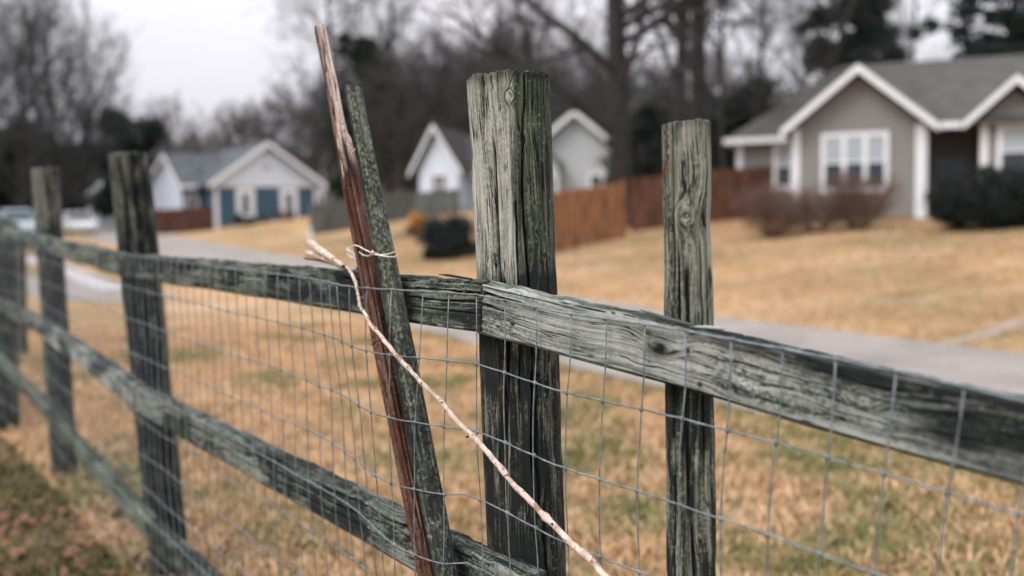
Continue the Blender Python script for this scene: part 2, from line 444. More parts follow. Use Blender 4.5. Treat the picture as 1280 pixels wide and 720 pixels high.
def make_post(pt, pl, Y, r, cracks, seed, knots=(), K=200, dz=.006, wear=None, jag=.006, label=None, sy=1.0, facet=.03, zlen=None):
    T = at(pt[0], pt[1], Y); B = at(pl[0], pl[1], Y)
    ez = (T - B).normalized(); base = T - ez * ((T.z + .15) / ez.z)
    Ln = (T - base).length
    ex = Vector((1, 0, 0)); ex = (ex - ez * ex.dot(ez)).normalized(); ey = ez.cross(ex)
    # turn so local -Y faces the camera
    v = Vector((T.x, T.y, 0)).normalized(); a = math.atan2(v.x, v.y)
    Rz = Matrix.Rotation(-a, 3, ez); ex = Rz @ ex; ey = Rz @ ey
    th_of = lambda s: math.pi / 2 + s / r
    fac = lambda th: 1 + facet * np.sin(th * 2 + seed) + facet * .8 * np.sin(th * 3 + seed * 2.1)
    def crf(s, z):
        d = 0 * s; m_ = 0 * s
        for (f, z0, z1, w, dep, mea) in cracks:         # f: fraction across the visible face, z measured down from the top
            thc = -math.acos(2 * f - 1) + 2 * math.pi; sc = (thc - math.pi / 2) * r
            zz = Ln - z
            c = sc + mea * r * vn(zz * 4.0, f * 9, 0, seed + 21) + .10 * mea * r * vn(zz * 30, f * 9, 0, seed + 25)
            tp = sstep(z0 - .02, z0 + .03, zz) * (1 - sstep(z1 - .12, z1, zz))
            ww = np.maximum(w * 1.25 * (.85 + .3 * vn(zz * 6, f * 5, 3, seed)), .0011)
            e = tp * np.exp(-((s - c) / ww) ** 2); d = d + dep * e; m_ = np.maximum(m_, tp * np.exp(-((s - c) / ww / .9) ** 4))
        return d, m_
    def disp(s, z):
        d = .0028 * fbm(s * 22, z * 1.3, seed, seed, 3) + .0022 * fbm(s * 110, z * 5, 1, seed + 3, 3) + .0035 * fbm(s * 9, z * 7, 0, seed + 9, 3)
        d = d - crf(s, z)[0]
        for (f, zt, Rk, asp) in knots:
            thc = -math.acos(2 * f - 1) + 2 * math.pi; sc = (thc - math.pi / 2) * r
            dd = np.sqrt((s - sc) ** 2 + (((Ln - z) - zt) * asp) ** 2)
            d = d + .006 * np.exp(-(dd / (Rk * 1.1)) ** 2) - .006 * np.exp(-(dd / (Rk * .3)) ** 2)
        return d
    kn = []
    for (f, zt, Rk, asp) in knots:
        thc = -math.acos(2 * f - 1) + 2 * math.pi; kn.append(((thc - math.pi / 2) * r, Ln - zt, Rk, asp))
    def gcf(s, z):
        g = s + .006 * vn(s * 15, z * 3, 0, seed) + .004 * vn(s * 30, z * 9, 0, seed + 1)
        return (knot_field(g, z, kn), z)
    def wf(s, z):
        f = (np.cos(math.pi / 2 + s / r) + 1) / 2
        return wear(f, Ln - z, s, z)
    endz = lambda s: jag * fbm(s * 120, 0, seed, seed + 2, 3) - jag + .004 * np.sin(s / r + seed)
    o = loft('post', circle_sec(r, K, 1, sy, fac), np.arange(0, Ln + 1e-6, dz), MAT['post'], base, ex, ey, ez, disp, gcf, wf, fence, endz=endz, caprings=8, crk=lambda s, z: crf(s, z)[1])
    if label: o['label'] = label
    return o

# centre post
def wear_c(f, t, s, z):
    n = fbm(s * 30, z * 5, 0, 3, 3)
    right = sstep(.47, .56, f + .04 * vn(z * 5, 0, 0, 4) + .02 * vn(z * 24, 0, 0, 9))
    low = sstep(.36, .46, t)
    stain = .80 * right * (.8 + .8 * n) + 1.0 * low * (.95 + .2 * n) + .7 * (1 - sstep(0, .03, t + .02 * n)) - .7 * low * sstep(.9, 1.0, 1 - np.abs(f - .30 + .04 * vn(z * 7, 1, 0, 8)) * 6) * sstep(.55, .7, t)
    moss = .12 + .75 * right + .5 * (1 - sstep(.0, .12, t)) - .3 * low
    brown = .75 * low * (1 - sstep(.0, .05, np.abs(f - .22 + .03 * vn(z * 9, 0, 0, 12)))) + .25 * low * (1 - sstep(.06, .2, np.abs(f - .3)))
    pale = (1 - right) * .85 * (1 - low) * (.6 + .6 * n) + .35 * low * (1 - sstep(.0, .05, np.abs(f - .30 + .05 * vn(z * 8, 0, 0, 33))))
    return stain, moss, brown, pale
make_post((637, 92), (661, 720), 2.0, .0825,
          [(.17, -.1, .145, .0022, .020, .05), (.64, -.1, .9, .0017, .022, .14), (.27, .14, .62, .0030, .022, .08), (.30, .40, .8, .005, .02, .2),
           (.46, .25, .7, .0016, .010, .1), (.84, .1, .5, .0014, .008, .1), (.07, .05, .5, .0013, .008, .1), (.38, -.1, .1, .0012, .008, .1), (.76, -.1, .16, .0012, .008, .1), (.55, -.1, .05, .0014, .01, .1), (.92, -.1, .08, .0012, .008, .1), (.70, .45, 1.2, .0035, .014, .2)],
          11, knots=[(.50, .055, .010, .7), (.77, .36, .010, .6), (.72, .315, .008, .6), (.24, .355, .007, .6)], K=560, dz=.0035, wear=wear_c, jag=.007,
          label='thick round centre post, grey on the left and mossy green on the right, with long cracks')
# right post
def wear_r(f, t, s, z):
    n = fbm(s * 40, z * 9, 0, 43, 3)
    low = sstep(.36, .42, t)
    stain = .10 + .95 * low * sstep(-.35, .2, n + .15) + .25 * (1 - sstep(0, .02, t)) + .35 * sstep(.1, .4, fbm(s * 60, z * 14, 0, 71, 3))
    moss = .55 + .3 * n
    brown = .9 * np.exp(-((f - .08) / .07) ** 2 - ((t - .075) / .018) ** 2) + .25 * (1 - sstep(.02, .06, t)) * (1 - sstep(.1, .2, f)) + .3 * low * (1 - sstep(.0, .1, np.abs(f - .4)))
    pale = .6 * (1 - low) * sstep(-.3, .4, n) * (f > .16)
    return stain, moss, brown, pale
make_post((857, 152), (865, 720), 1.615, .0405,
          [(.20, -.1, .30, .0036, .018, .06), (.30, .2, .5, .0022, .012, .2), (.42, .23, .8, .0034, .012, .3), (.70, .20, .6, .0018, .009, .3), (.55, .05, .2, .001, .005, .1), (.85, .1, .5, .001, .005, .1), (.15, .3, .9, .003, .01, .3)],
          23, knots=[(.47, .150, .018, .8)], K=320, dz=.003, wear=wear_r, jag=.003, facet=.02,
          label='slim right-hand post with one round knot and a dark split near its left edge')
def wear_l(seed, base=.35, lowt=.55, green=.5):
    def f_(f, t, s, z):
        n = fbm(s * 25, z * 3, 0, seed, 3)
        right = sstep(.35, .6, f + .1 * vn(z * 2, 0, 0, seed))
        low = sstep(lowt - .1, lowt, t)
        return base + .35 * right + .45 * low + .2 * n, green * (1 - right * .4) + 0 * n, .25 * right * sstep(.0, .4, n), .12 * (1 - low) * (1 - right)
    return f_
make_post((160, 187), (208, 660), 4.38, .086,
          [(.30, -.1, 2.2, .006, .03, .1), (.62, -.1, 2.2, .010, .035, .1), (.82, -.1, 2.2, .006, .02, .1), (.1, .1, 1, .004, .015, .1)],
          37, K=160, dz=.012, wear=wear_l(5, .62, .42, .6), jag=.01, facet=.05, label='leaning post with two deep dark splits down its length')
make_post((56, 206), (82, 600), 6.2, .078, [(.6, -.1, 1.8, .006, .02, .1), (.25, .6, 2, .004, .02, .1)], 41, K=110, dz=.02, wear=wear_l(6, .32, .45, .45), jag=.01,
          label='post with a pale green-grey upper end, second from the left frame edge')
make_post((4, 278), (10, 530), 7.6, .085, [(.5, -.1, 1.8, .008, .02, .1)], 43, K=90, dz=.02, wear=wear_l(7, .6, .3, .4), jag=.01)
make_post((26, 288), (30, 440), 12.0, .05, [], 47, K=48, dz=.04, wear=wear_l(8, .5, .3, .4), jag=.01)

def make_rail(pn, L_, Rr, h, th, mat, seed, wear, knots=(), label=None, cracks=(), kf=90, dx=.004, endl=.0, sag=0.0, inset=0.0, hfun=None, jagend=.012):
    """L_, Rr: pixel of the front top edge at the left and right ends"""
    a = onpanel(pn, *L_, off=-inset); b = onpanel(pn, *Rr, off=-inset)
    n = pnorm(*panels[pn]); n3 = Vector((n.x, n.y, 0))
    ez = (a - b).normalized(); Ln = (b - a).length
    ex = (n3 - ez * n3.dot(ez)).normalized(); ey = ez.cross(ex)
    base = b - ex * th
    _rd = lambda z: Ln - z          # local z runs right to left; the fields below are written left to right
    sec = rect_sec(th, h, .007, kf, 26)
    seg = np.linalg.norm(np.roll(sec[:, :2], -1, 0) - sec[:, :2], axis=1); arc = np.concatenate([[0], np.cumsum(seg)[:-1]])
    hh = h
    def crf(s, z):
        d = 0 * s; m_ = 0 * s
        for (y0, x0, x1, w, dep, mea) in cracks:     # y0: fraction down from the top of the face, x in m from left
            sc = hh * (1 - y0) + mea * vn(z * 7, y0 * 7, 0, seed + 31) + .25 * mea * vn(z * 40, y0, 0, seed + 35)
            tp = sstep(x0, x0 + .03, z) * (1 - sstep(x1 - .06, x1, z))
            ww = np.maximum(w * (.7 + .6 * vn(z * 12, y0 * 3, 0, seed + 8)), .0007)
            d = d + dep * tp * np.exp(-((s - sc) / ww) ** 2); m_ = np.maximum(m_, tp * np.exp(-((s - sc) / ww) ** 4))
        return d, m_
    def disp(s, z):
        z = Ln - z
        top = np.exp(-((s - (hh)) / .010) ** 2) + np.exp(-((s - (hh + th)) / .010) ** 2)
        d = .0028 * fbm(s * 14, z * 2.2, 0, seed, 3) + .0016 * fbm(s * 80, z * 4, 0, seed + 1, 3)
        d = d - top * (.0035 + .0085 * np.maximum(-.3, fbm(z * 22, 0, 0, seed + 2, 4)))
        tf = sstep(hh, hh + .01, s) * (1 - sstep(hh + th - .01, hh + th, s))
        d = d + tf * .005 * fbm(s * 120, z * 24, 0, seed + 5, 4)
        d = d - crf(s, z)[0]
        for (s0, z0, Rk, asp) in knots:
            dd = np.sqrt((s - s0) ** 2 + ((z - z0) * asp) ** 2)
            d = d + .0015 * np.exp(-(dd / Rk) ** 2) - .003 * np.exp(-(dd / (Rk * .3)) ** 2)
        return d
    def gcf(s, z):
        z = Ln - z
        g = s + .020 * vn(z * 1.6, s * 6, 0, seed + 4) + .009 * vn(z * 5, s * 16, 0, seed + 6) + .003 * vn(z * 17, s * 30, 0, seed + 7)
        return (knot_field(g, z, knots), z)
    def offs(Z):
        t = Z / Ln
        return .004 * vn(Z * 1.5, 0, 0, seed), -sag * 4 * t * (1 - t) + .0025 * vn(Z * 3, 1, 0, seed)
    def wf(s, z): return wear(np.clip(1 - s / hh, -1, 1), Ln - z, s, s > hh * .985)
    endz = lambda s: jagend * fbm(s * 60, 0, 0, seed + 9, 3)
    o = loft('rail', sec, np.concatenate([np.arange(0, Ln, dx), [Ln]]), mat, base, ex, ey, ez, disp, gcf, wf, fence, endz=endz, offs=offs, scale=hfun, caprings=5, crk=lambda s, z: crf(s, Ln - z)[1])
    if label: o['label'] = label
    return o, Ln

# top rail, right of the centre post
def wr_C(v, z, s, top):
    # z measured from left end (m); v: 0 top .. 1 bottom of the front face
    n = fbm(z * 9, s * 40, 0, 61, 4); nb = fbm(z * 3.2, s * 9, 0, 67, 3)
    edge = (1 - sstep(.0, .10 + .45 * sstep(.25, 1.0, z) , v + .22 * nb)) * sstep(.30, .62, z)
    right = sstep(.62, .95, z + .25 * nb) * .7 * (1 - sstep(.35, .8, v + .3 * n))
    far = sstep(.80, 1.0, z) * .80 * (1 - .5 * sstep(.4, .9, v + .3 * n))
    kn = .85 * np.exp(-((z - .445) / .022) ** 2 - ((v - .55) / .22) ** 2) * sstep(-.3, .3, n + .1)
    st = edge * 1.1 + right * 1.1 + far * 1.15 + kn + .55 * np.where(top, sstep(-.4, .3, n), 0) + .16 * sstep(.1, .5, n)
    moss = .35 + .4 * np.where(top, 1, 0) + .3 * sstep(.1, .5, nb)
    pale = .50 * sstep(-.2, .5, nb + .2) * (1 - np.clip(st, 0, 1)) + .9 * sstep(.75, 1, z) * np.exp(-((v - .5) / .16) ** 2) * sstep(.15, .5, fbm(z * 5, s * 18, 0, 91, 3))
    return st, moss, 0, pale
hC = .101
o_, LC = make_rail('C', (601, 353), (1500, 553), hC, .036, MAT['rail'], 61, wr_C,
    knots=[(hC * .45, .452, .017, .55), (hC * .25, .62, .008, .4), (hC * .55, .80, .014, .5), (hC * .85, .26, .010, .3)], label='pale grey upper rail with wavy grain and a dark knot, running right from the centre post',
    cracks=[(.30, -.1, .13, .0028, .02, .006), (.55, -.1, .09, .0022, .014, .006), (.18, .0, .28, .0012, .007, .006), (.12, .2, .5, .0015, .008, .005), (.7, .05, .30, .0008, .004, .008), (.42, .5, .95, .001, .005, .01), (.62, .6, 1.1, .001, .005, .01), (.8, .35, .8, .0009, .004, .01), (.25, .7, 1.2, .0012, .006, .01)],
    kf=130, dx=.0025)
# top rail, left of the centre post
def wr_B(v, z, s, top):
    # z from left end; right end = centre post
    n = fbm(z * 5, s * 14, 0, 72, 4); dr = fbm(z * 26, s * 4, 0, 73, 3)
    st = .38 + .80 * sstep(-.15, .25, n + .35 * dr) * 1.0 + .45 * np.where(top, sstep(-.3, .2, dr), 0) + .85 * np.exp(-((z - LBt + .50) / .22) ** 2) - .6 * np.exp(-((z - LBt + .14) / .10) ** 2)
    moss = .55 + .3 * n
    return st, moss, 0, .35 * sstep(.1, .5, -n) * (1 - np.where(top, 1, 0))
LBt = (onpanel('B', 603, 353) - onpanel('B', 146, 316)).length
make_rail('B', (146, 316), (600, 352.5), .099, .036, MAT['darkrail'], 73, wr_B,
    cracks=[(.30, LBt - .62, LBt + .2, .003, .02, .006), (.52, LBt - .4, LBt + .2, .0022, .015, .006), (.16, LBt - .5, LBt + .2, .0018, .012, .005), (.72, LBt - .3, LBt + .2, .0014, .009, .004), (.4, .8, 2.0, .002, .01, .01), (.7, .3, 1.6, .002, .01, .01), (.08, .2, LBt, .003, .012, .006)],
    knots=[(.06, LBt - .33, .012, .5)], kf=110, dx=.004, sag=.0, label='dark mossy upper rail with splintered top edge, left of the centre post')
def wr_gen(seed, st0, mo0, pl):
    def f_(v, z, s, top):
        n = fbm(z * 4, s * 12, 0, seed, 4); dr = fbm(z * 22, s * 4, 0, seed + 2, 3)
        return st0 + .7 * sstep(0, .3, n + .3 * dr) + np.where(top, .45, 0), mo0 + .3 * n, 0, pl * sstep(-.1, .4, -n)
    return f_
make_rail('A', (66, 298), (150, 315), .10, .036, MAT['darkrail'], 83, wr_gen(83, .25, .6, .3), kf=40, dx=.01, cracks=[(.4, .2, 1.8, .003, .012, .01)])
make_rail('A2', (3, 283), (67, 297), .10, .036, MAT['darkrail'], 85, wr_gen(85, .25, .5, .3), kf=30, dx=.015)
make_rail('A3', (25, 288), (3, 284), .10, .036, MAT['darkrail'], 87, wr_gen(87, .3, .5, .3), kf=24, dx=.03)
# middle rails
make_rail('B', (157, 478), (652, 722), .108, .055, MAT['darkrail'], 91, wr_gen(91, .22, .4, .5), kf=80, dx=.005,
    cracks=[(.45, .2, 2.6, .004, .016, .01), (.7, .6, 2.4, .003, .012, .01), (.2, 1.2, 2.8, .003, .014, .008)], label='middle rail with black lichened top and grey face, left of the centre post')
make_rail('A', (50, 399), (168, 480), .112, .05, MAT['rail'], 93, wr_gen(93, .12, .2, .9), kf=40, dx=.01, cracks=[(.4, .2, 1.8, .004, .014, .01)], label='bleached pale grey middle rail between the two left posts')
make_rail('A2', (-5, 371), (60, 404), .10, .045, MAT['rail'], 95, wr_gen(95, .35, .3, .3), kf=30, dx=.015)
make_rail('C', (640, 722), (1500, 1240), .105, .04, MAT['rail'], 97, wr_gen(97, .3, .4, .4), kf=40, dx=.01)
# lower rails
make_rail('B', (180, 648), (640, 1060), .10, .05, MAT['darkrail'], 101, wr_gen(101, .15, .8, .4), kf=40, dx=.01)
make_rail('A', (58, 509), (186, 652), .105, .05, MAT['darkrail'], 103, wr_gen(103, .10, .9, .3), kf=40, dx=.01)
make_rail('A2', (-5, 440), (64, 513), .10, .045, MAT['darkrail'], 105, wr_gen(105, .2, .7, .3), kf=30, dx=.015)

for pts_ in ([(800, 387), (815, 392), (838, 399), (868, 407)], [(806, 392), (826, 397), (850, 404)], [(862, 408), (885, 409), (905, 411)], [(548, 343), (560, 344), (590, 349)], [(392, 333), (405, 334), (428, 338)]):
    Qs = [onpanel('C' if a > 600 else 'B', a, b_, -.012) for a, b_ in pts_]; mb_ = MB()
    mb_.tube(Qs, [.0006] + [.0030] * (len(Qs) - 2) + [.0022], 5); mb_.build('splinter', MAT['darkrail'], fence, True).location = -fence.location
MAT['rust'] = simple('rusty_nail', (.085, .035, .018), .8, .4, 300)
for (pn, px, py) in (('C', 622, 372), ('C', 640, 404), ('C', 858, 438), ('C', 874, 480), ('B', 580, 366), ('B', 586, 398), ('B', 186, 326), ('B', 188, 338), ('B', 214, 510)):
    c = onpanel(pn, px, py, .0005); n_ = pnorm(*panels[pn]); nm = MB(); n3_ = Vector((n_.x, n_.y, 0))
    nm.tube([c - n3_ * .012, c - n3_ * .001, c + n3_ * .0012, c + n3_ * .0018], [.003, .0038, .0040, .0030], 10)
    nm.build('nail', MAT['rust'], fence, True).location = -fence.location
# ------------------------------------------------------------------ wire netting
stake_t = None
def stake_bump(px):        # extra stand-off where the netting passes over the two stakes
    return .066 * math.exp(-((px - 480) / 60) ** 2)
top_line = [('A3', 20, 290), ('A2', 30, 290), ('A', 100, 306), ('B', 165, 319), ('B', 300, 337), ('B', 430, 352), ('B', 520, 361), ('B', 600, 369), ('C', 700, 390), ('C', 850, 412), ('C', 980, 436), ('C', 1120, 463), ('C', 1280, 500), ('C', 1700, 598)]
# path of the netting in plan: list of (point, normal)
path = [E, Cc, P1, P2, P3, P4]
segs = []; acc = 0
for i in range(len(path) - 1):
    l = (path[i + 1] - path[i]).length; segs.append((acc, l, path[i], path[i + 1])); acc += l
LCs = segs[0][1]
def plan(t):               # t in m, 0 at the centre post, + towards the left, - towards the right
    u = t + LCs
    for (a, l, p, q) in segs:
        if u <= a + l or (p is segs[-1][2]):
            f = (u - a) / l; n = pnorm(p, q); return p.lerp(q, f), n
def proj(p):
    d = p - CAM; z = d.dot(fw); return 640 + F * d.dot(rt) / z, 360 - F * d.dot(up) / z
# height of the top wire as a function of t from pixel measurements
tt = []; zt = []
for pn, px, py in top_line:
    P = onpanel(pn, px, py, .006); a, b = panels[pn]
    base = {'C': -LCs, 'B': 0, 'A': segs[1][1], 'A2': segs[1][1] + segs[2][1], 'A3': segs[1][1] + segs[2][1] + segs[3][1]}[pn]
    tt.append(base + (Vector((P.x, P.y)) - a).dot((b - a).normalized())); zt.append(P.z)
tt = np.array(tt); zt = np.array(zt); od = np.argsort(tt); tt = tt[od]; zt = zt[od]
nrows = 11; dv = .134; dh = .0848
k0, k1 = -27, 110
VERT = []
def net_point(k, row, jit=True):
    # sub-row floats allowed
    t = -k * dh if False else k * dh
    t = t + .007 * vn(k * .3, row * .5, 0, 5) * min(row, 1) + .003 * vn(k * 3.1, row * 1.0, 0, 6)
    shear = -.062 * (row * dv) * np.clip((t + .15) / .7, -1.2, 1.0)     # netting pulled together below
    t2 = t + shear
    zz = np.interp(t2, tt, zt) - row * dv * (1 + .01 * vn(k * .3, row, 0, 8)) + .003 * vn(k * .35, row * .6, 0, 9) * min(row, 1)
    xy, n = plan(float(t2))
    P = Vector((xy.x, xy.y, float(zz)))
    off = .007 + .014 * (.5 + .5 * float(vn(k * .12, row * .5, 0, 12))) * min(row, 1)
    px, py = proj(P)
    if t2 > 0.05: off += stake_bump(px - (py - 360) * .19)
    return P + Vector((n.x, n.y, 0)) * off
net = MB()
for k in range(k0, k1 + 1):
    pts = []
    sub = 3 if k < 40 else 1
    for q in range(0, (nrows - 1) * sub + 1):
        row = q / sub; p = net_point(k, row)
        wob = .0022 * float(vn(k * 5.3, row * 1.4, 0, 15)); xy, n = plan(0.0)
        pts.append(p + Vector((wob, wob * .3, 0)))
    net.tube(pts, .00135, 6 if k < 40 else 4)
for r in range(nrows):
    pts = []
    sub = 3
    for q in range(k0 * sub, k1 * sub + 1):
        k = q / sub; p = net_point(k, r)
        kink = (abs((q % sub) / sub - .5) - .3) * .003
        pts.append(p + Vector((0, 0, kink)))
    net.tube(pts, .0016 if r else .0019, 6)
for k in range(k0, 45):
    for r in range(1, nrows):
        p = net_point(k, r)
        if k < 36: net.ball(p, .0040, 6, 4, (1.0, 1.0, 1.25))
# wrap of the vertical wires round the top wire
for k in range(k0, 36):
    p = net_point(k, 0)
    net.tube([p + Vector((-.0035, 0, .0)), p + Vector((0, 0, .0005)), p + Vector((.0035, 0, -.0005))], .0030, 6)
net.build('wire_netting', MAT['wire'], fence, smooth=True).location = -fence.location

# ------------------------------------------------------------------ leaning stakes
def make_stake(name, T, B, r0_, mat, seed, wear, sec, scale, K=160, dz=.004, off=.034, disp_extra=None, endz=None, label='', offs=None):
    pT = onpanel('B', *T, off=off); pB = onpanel('B', *B, off=off)
    ez = (pT - pB).normalized(); base = pT - ez * ((pT.z + .06) / ez.z); Ln = (pT - base).length
    n = pnorm(*panels['B']); n3 = Vector((n.x, n.y, 0))
    v = -Vector((pT.x, pT.y, 0)).normalized()                 # facing the camera
    ey = -(v - ez * v.dot(ez)).normalized(); ex = ey.cross(ez)
    class Pn: location = base
    root_par = None
    def disp(s, z):
        d = .0016 * fbm(s * 40, z * 2, 0, seed, 3) + .0010 * fbm(s * 160, z * 8, 0, seed + 3, 3)
        if disp_extra: d = d + disp_extra(s, z, Ln)
        return d
    gcf = lambda s, z: (s + .003 * vn(s * 30, z * 3, 0, seed), z)
    o = loft(name, sec, np.arange(0, Ln + 1e-6, dz), mat, base, ex, ey, ez, disp, gcf, lambda s, z: wear(s, Ln - z, z), None, scale=(lambda Z: scale(Ln - Z)), endz=endz, caprings=5, offs=offs(Ln) if offs else None)
    return o, Ln
# red-brown splintered stake (a split half round)
rr = .0215
secr = circle_sec(rr, 200, 1.0, .9, lambda th: 1 + .10 * np.sin(th * 3 + .6) + .07 * np.sin(th * 5 + 2))
def dx_red(s, z, Ln):
    t = Ln - z
    fr = (np.cos(math.pi / 2 + s / rr) + 1) / 2
    d = -.004 * sstep(.0, .5, 1 - t / .5) * (fbm(s * 60, z * 6, 0, 51, 3) + .3)
    # step where the outer layer has splintered away
    edge = .36 + .10 * vn(s * 60, 0, 0, 53)
    d = d - .0045 * (1 - sstep(edge - .02, edge, t)) * (fr > .45)
    d = d - .009 * np.exp(-((t - .33) / .045) ** 2) * np.exp(-((fr - .62) / .13) ** 2)
    d = d - .007 * np.exp(-((t - .055) / .03) ** 2) * np.exp(-((fr - .6) / .12) ** 2)
    for (f, a, b, w, dep) in [(.35, -.1, .3, .0014, .006), (.8, .1, .5, .0012, .006), (.5, .35, 1.2, .0016, .008), (.2, .3, 1.5, .0012, .006), (.72, .6, 1.6, .0016, .008)]:
        d = d - dep * sstep(a, a + .05, t) * (1 - sstep(b - .1, b, t)) * np.exp(-((fr - f + .08 * vn(t * 5, f, 0, 57)) * 2 * rr / w / 1.3) ** 2)
    return d
def wear_red(s, t, z):
    fr = (np.cos(math.pi / 2 + s / rr) + 1) / 2
    n = fbm(s * 70, z * 9, 0, 55, 4)
    topz = 1 - sstep(.30, .40, t + .03 * n)
    brown = .95 - .80 * topz * sstep(.18, .35, fr + .1 * n) + .2 * n
    stain = .30 * sstep(.1, .5, n) + .95 * (np.exp(-((t - .33) / .05) ** 2) * np.exp(-((fr - .62) / .17) ** 2) + np.exp(-((t - .055) / .025) ** 2) * np.exp(-((fr - .6) / .14) ** 2)) + .35 * sstep(.45, .8, t) * sstep(.5, .8, fr) + .7 * topz * (1 - sstep(.05, .16, fr))
    pale = topz * .65 * (.7 + .4 * n) + .25 * sstep(.35, .6, n)
    return stain, 0.0, brown, pale
o, _ = make_stake('splintered_stake', (400, 35), (537, 720), rr, MAT['redstake'], 51, wear_red, secr, lambda t: .70 + .34 * sstep(.02, .45, t) + .04 * sstep(.4, .8, t), off=.040,
    disp_extra=dx_red, endz=lambda s: .010 * fbm(s * 110, 0, 0, 58, 2))
tag(o, 'tall splintered red-brown stake with pale torn top, leaning on the fence rail', 'stake', 'stakes tied together against the fence')
# torn fibres along the tear of the red-brown stake
_rs = random.Random(4)
for (fx, fy, dx_, dy_, w_, mt) in ((428, 150, 5, 34, 3.4, 'branch'), (432, 176, 3, 22, 2.6, 'branchdark'), (421, 168, 5, 30, 2.8, 'branch'), (441, 186, -9, -8, 2.2, 'branch'), (436, 200, 8, -14, 2.4, 'branch'), (403, 50, 5, 40, 2.4, 'branchdark'), (414, 120, 5, 30, 2.2, 'branchdark'), (426, 200, 5, 36, 2.4, 'branch'), (417, 92, 4, 34, 2.0, 'branchdark')):
    q0 = onpanel('B', fx, fy, .062); q1 = onpanel('B', fx + dx_ * .5 + _rs.uniform(-1, 1), fy + dy_ * .5, .066); q2 = onpanel('B', fx + dx_, fy + dy_, .060)
    w3 = w_ * (q0 - CAM).dot(fw) / F / 2; mb_ = MB(); mb_.tube([q0, q1, q2], [w3 * .25, w3, w3 * .6], 5)
    so = mb_.build('splinter', MAT[mt], o, True); so.matrix_parent_inverse = o.matrix_basis.inverted()
# grey round stake
rg = .0232
def wear_grey(s, t, z):
    fr = (np.cos(math.pi / 2 + s / rg) + 1) / 2
    n = fbm(s * 60, z * 12, 0, 65, 4)
    return .20 + .75 * (1 - sstep(.05, .22, fr)) + .45 * sstep(.50, .72, t + .04 * n) + .3 * (1 - sstep(0, .012, t)), .65 + .3 * n - .3 * sstep(.5, .7, t), .25 * (1 - sstep(0, .01, t)), .12 * sstep(.1, .4, n)
o, _ = make_stake('round_stake', (441, 108), (558, 720), rg, MAT['stake'], 63, wear_grey, circle_sec(rg, 170, 1, 1, lambda th: 1 + .04 * np.sin(th * 2 + 1)), lambda t: .80 + .22 * sstep(.0, .7, t),
    off=.036, endz=lambda s: .004 * fbm(s * 90, 0, 0, 68, 2) + .004 * np.sin(s / rg))
tag(o, 'shorter grey-green round stake leaning against the fence beside the splintered one', 'stake', 'stakes tied together against the fence')

# tie wire round the two stakes
tie = MB()
def tp(px, py, off): return onpanel('B', px, py, off)
tie.tube([tp(438, 309, .05), tp(443, 306.5, .062), tp(449, 308, .068), tp(456, 312, .070), tp(463, 315.5, .068), tp(468, 316, .066), tp(476, 319.5, .066), tp(485, 321, .064), tp(492, 321.5, .05), tp(496, 320, .03)], .0016, 6)
tie.tube([tp(449, 315, .068), tp(454, 319, .070), tp(460, 320, .068), tp(466, 318, .068), tp(474, 319, .066), tp(483, 318, .062), tp(490, 316, .055), tp(493, 315, .04)], .0013, 6)
tie.tube([tp(463, 316, .07), tp(466, 313.5, .073), tp(465, 317.5, .075), tp(462, 320, .071), tp(464, 315, .07)], .0016, 6)
tie.tube([tp(438, 309, .05), tp(434, 312, .045), tp(433, 317, .045), tp(438, 320, .05), tp(446, 324, .055)], .0016, 6)
o = tie.build('tie_wire', MAT['tie'], None, True); tag(o, 'thin pale wire loop binding the two leaning stakes together above the rail', 'wire')

# pale bare branch threaded through the netting
br = MB()
bp = [(430, 333, .06, 5.0), (437, 337, .075, 5.4), (443, 348, .085, 5.2), (446, 362, .092, 5.0), (450, 380, .095, 5.0), (456, 392, .095, 5.4), (466, 408, .095, 6.2), (478, 422, .093, 7.0), (500, 449, .085, 7.4), (524, 474, .07, 7.6), (552, 503, .045, 8.2), (580, 535, .03, 8.6), (606, 563, .024, 9.0), (640, 603, .020, 9.6), (675, 640, .020, 10.2), (712, 676, .022, 10.8), (745, 708, .024, 11.4), (775, 738, .024, 11.6), (830, 795, .024, 12)]
P = [tp(a, b, o_) if a < 598 else onpanel('C', a, b, o_) for a, b, o_, w in bp]
rad = [.76 * w * (p - CAM).dot(fw) / F / 2 for p, (a, b, o_, w) in zip(P, bp)]
# resample with wobble
tq = np.linspace(0, len(P) - 1, 260); PA = np.array([tuple(p) for p in P])
def cr(tq, A):
    i = np.clip(np.floor(tq).astype(int), 0, len(A) - 2); f = (tq - i)[:, None]
    p0 = A[np.maximum(i - 1, 0)]; p1 = A[i]; p2 = A[i + 1]; p3 = A[np.minimum(i + 2, len(A) - 1)]
    return .5 * (2 * p1 + (p2 - p0) * f + (2 * p0 - 5 * p1 + 4 * p2 - p3) * f * f + (3 * p1 - p0 - 3 * p2 + p3) * f ** 3)
PP = cr(tq, PA); PP[:, 0] += .0022 * vn(tq * 1.7, 0, 0, 3) + .0007 * vn(tq * 6, 0, 0, 4); PP[:, 2] += .0022 * vn(tq * 1.6, 5, 0, 3) + .0007 * vn(tq * 6, 9, 0, 4)
RR_ = np.interp(tq, range(len(rad)), rad) * (1 + .13 * vn(tq * 3.5, 0, 0, 8) + .10 * vn(tq * 9, 0, 0, 9) + sum(.35 * np.exp(-((tq - q_) / .09) ** 2) for q_ in (2.2, 4.1, 6.3, 8.4, 9.9, 11.6, 12.7, 14.2, 15.5)))
branch = empty('broken_branch', tuple(PP[-1])); tag(branch, 'pale pinkish peeled branch with split end, slanting down through the wire netting', 'branch')
b_ = MB(); b_.tube(PP, RR_, 12)
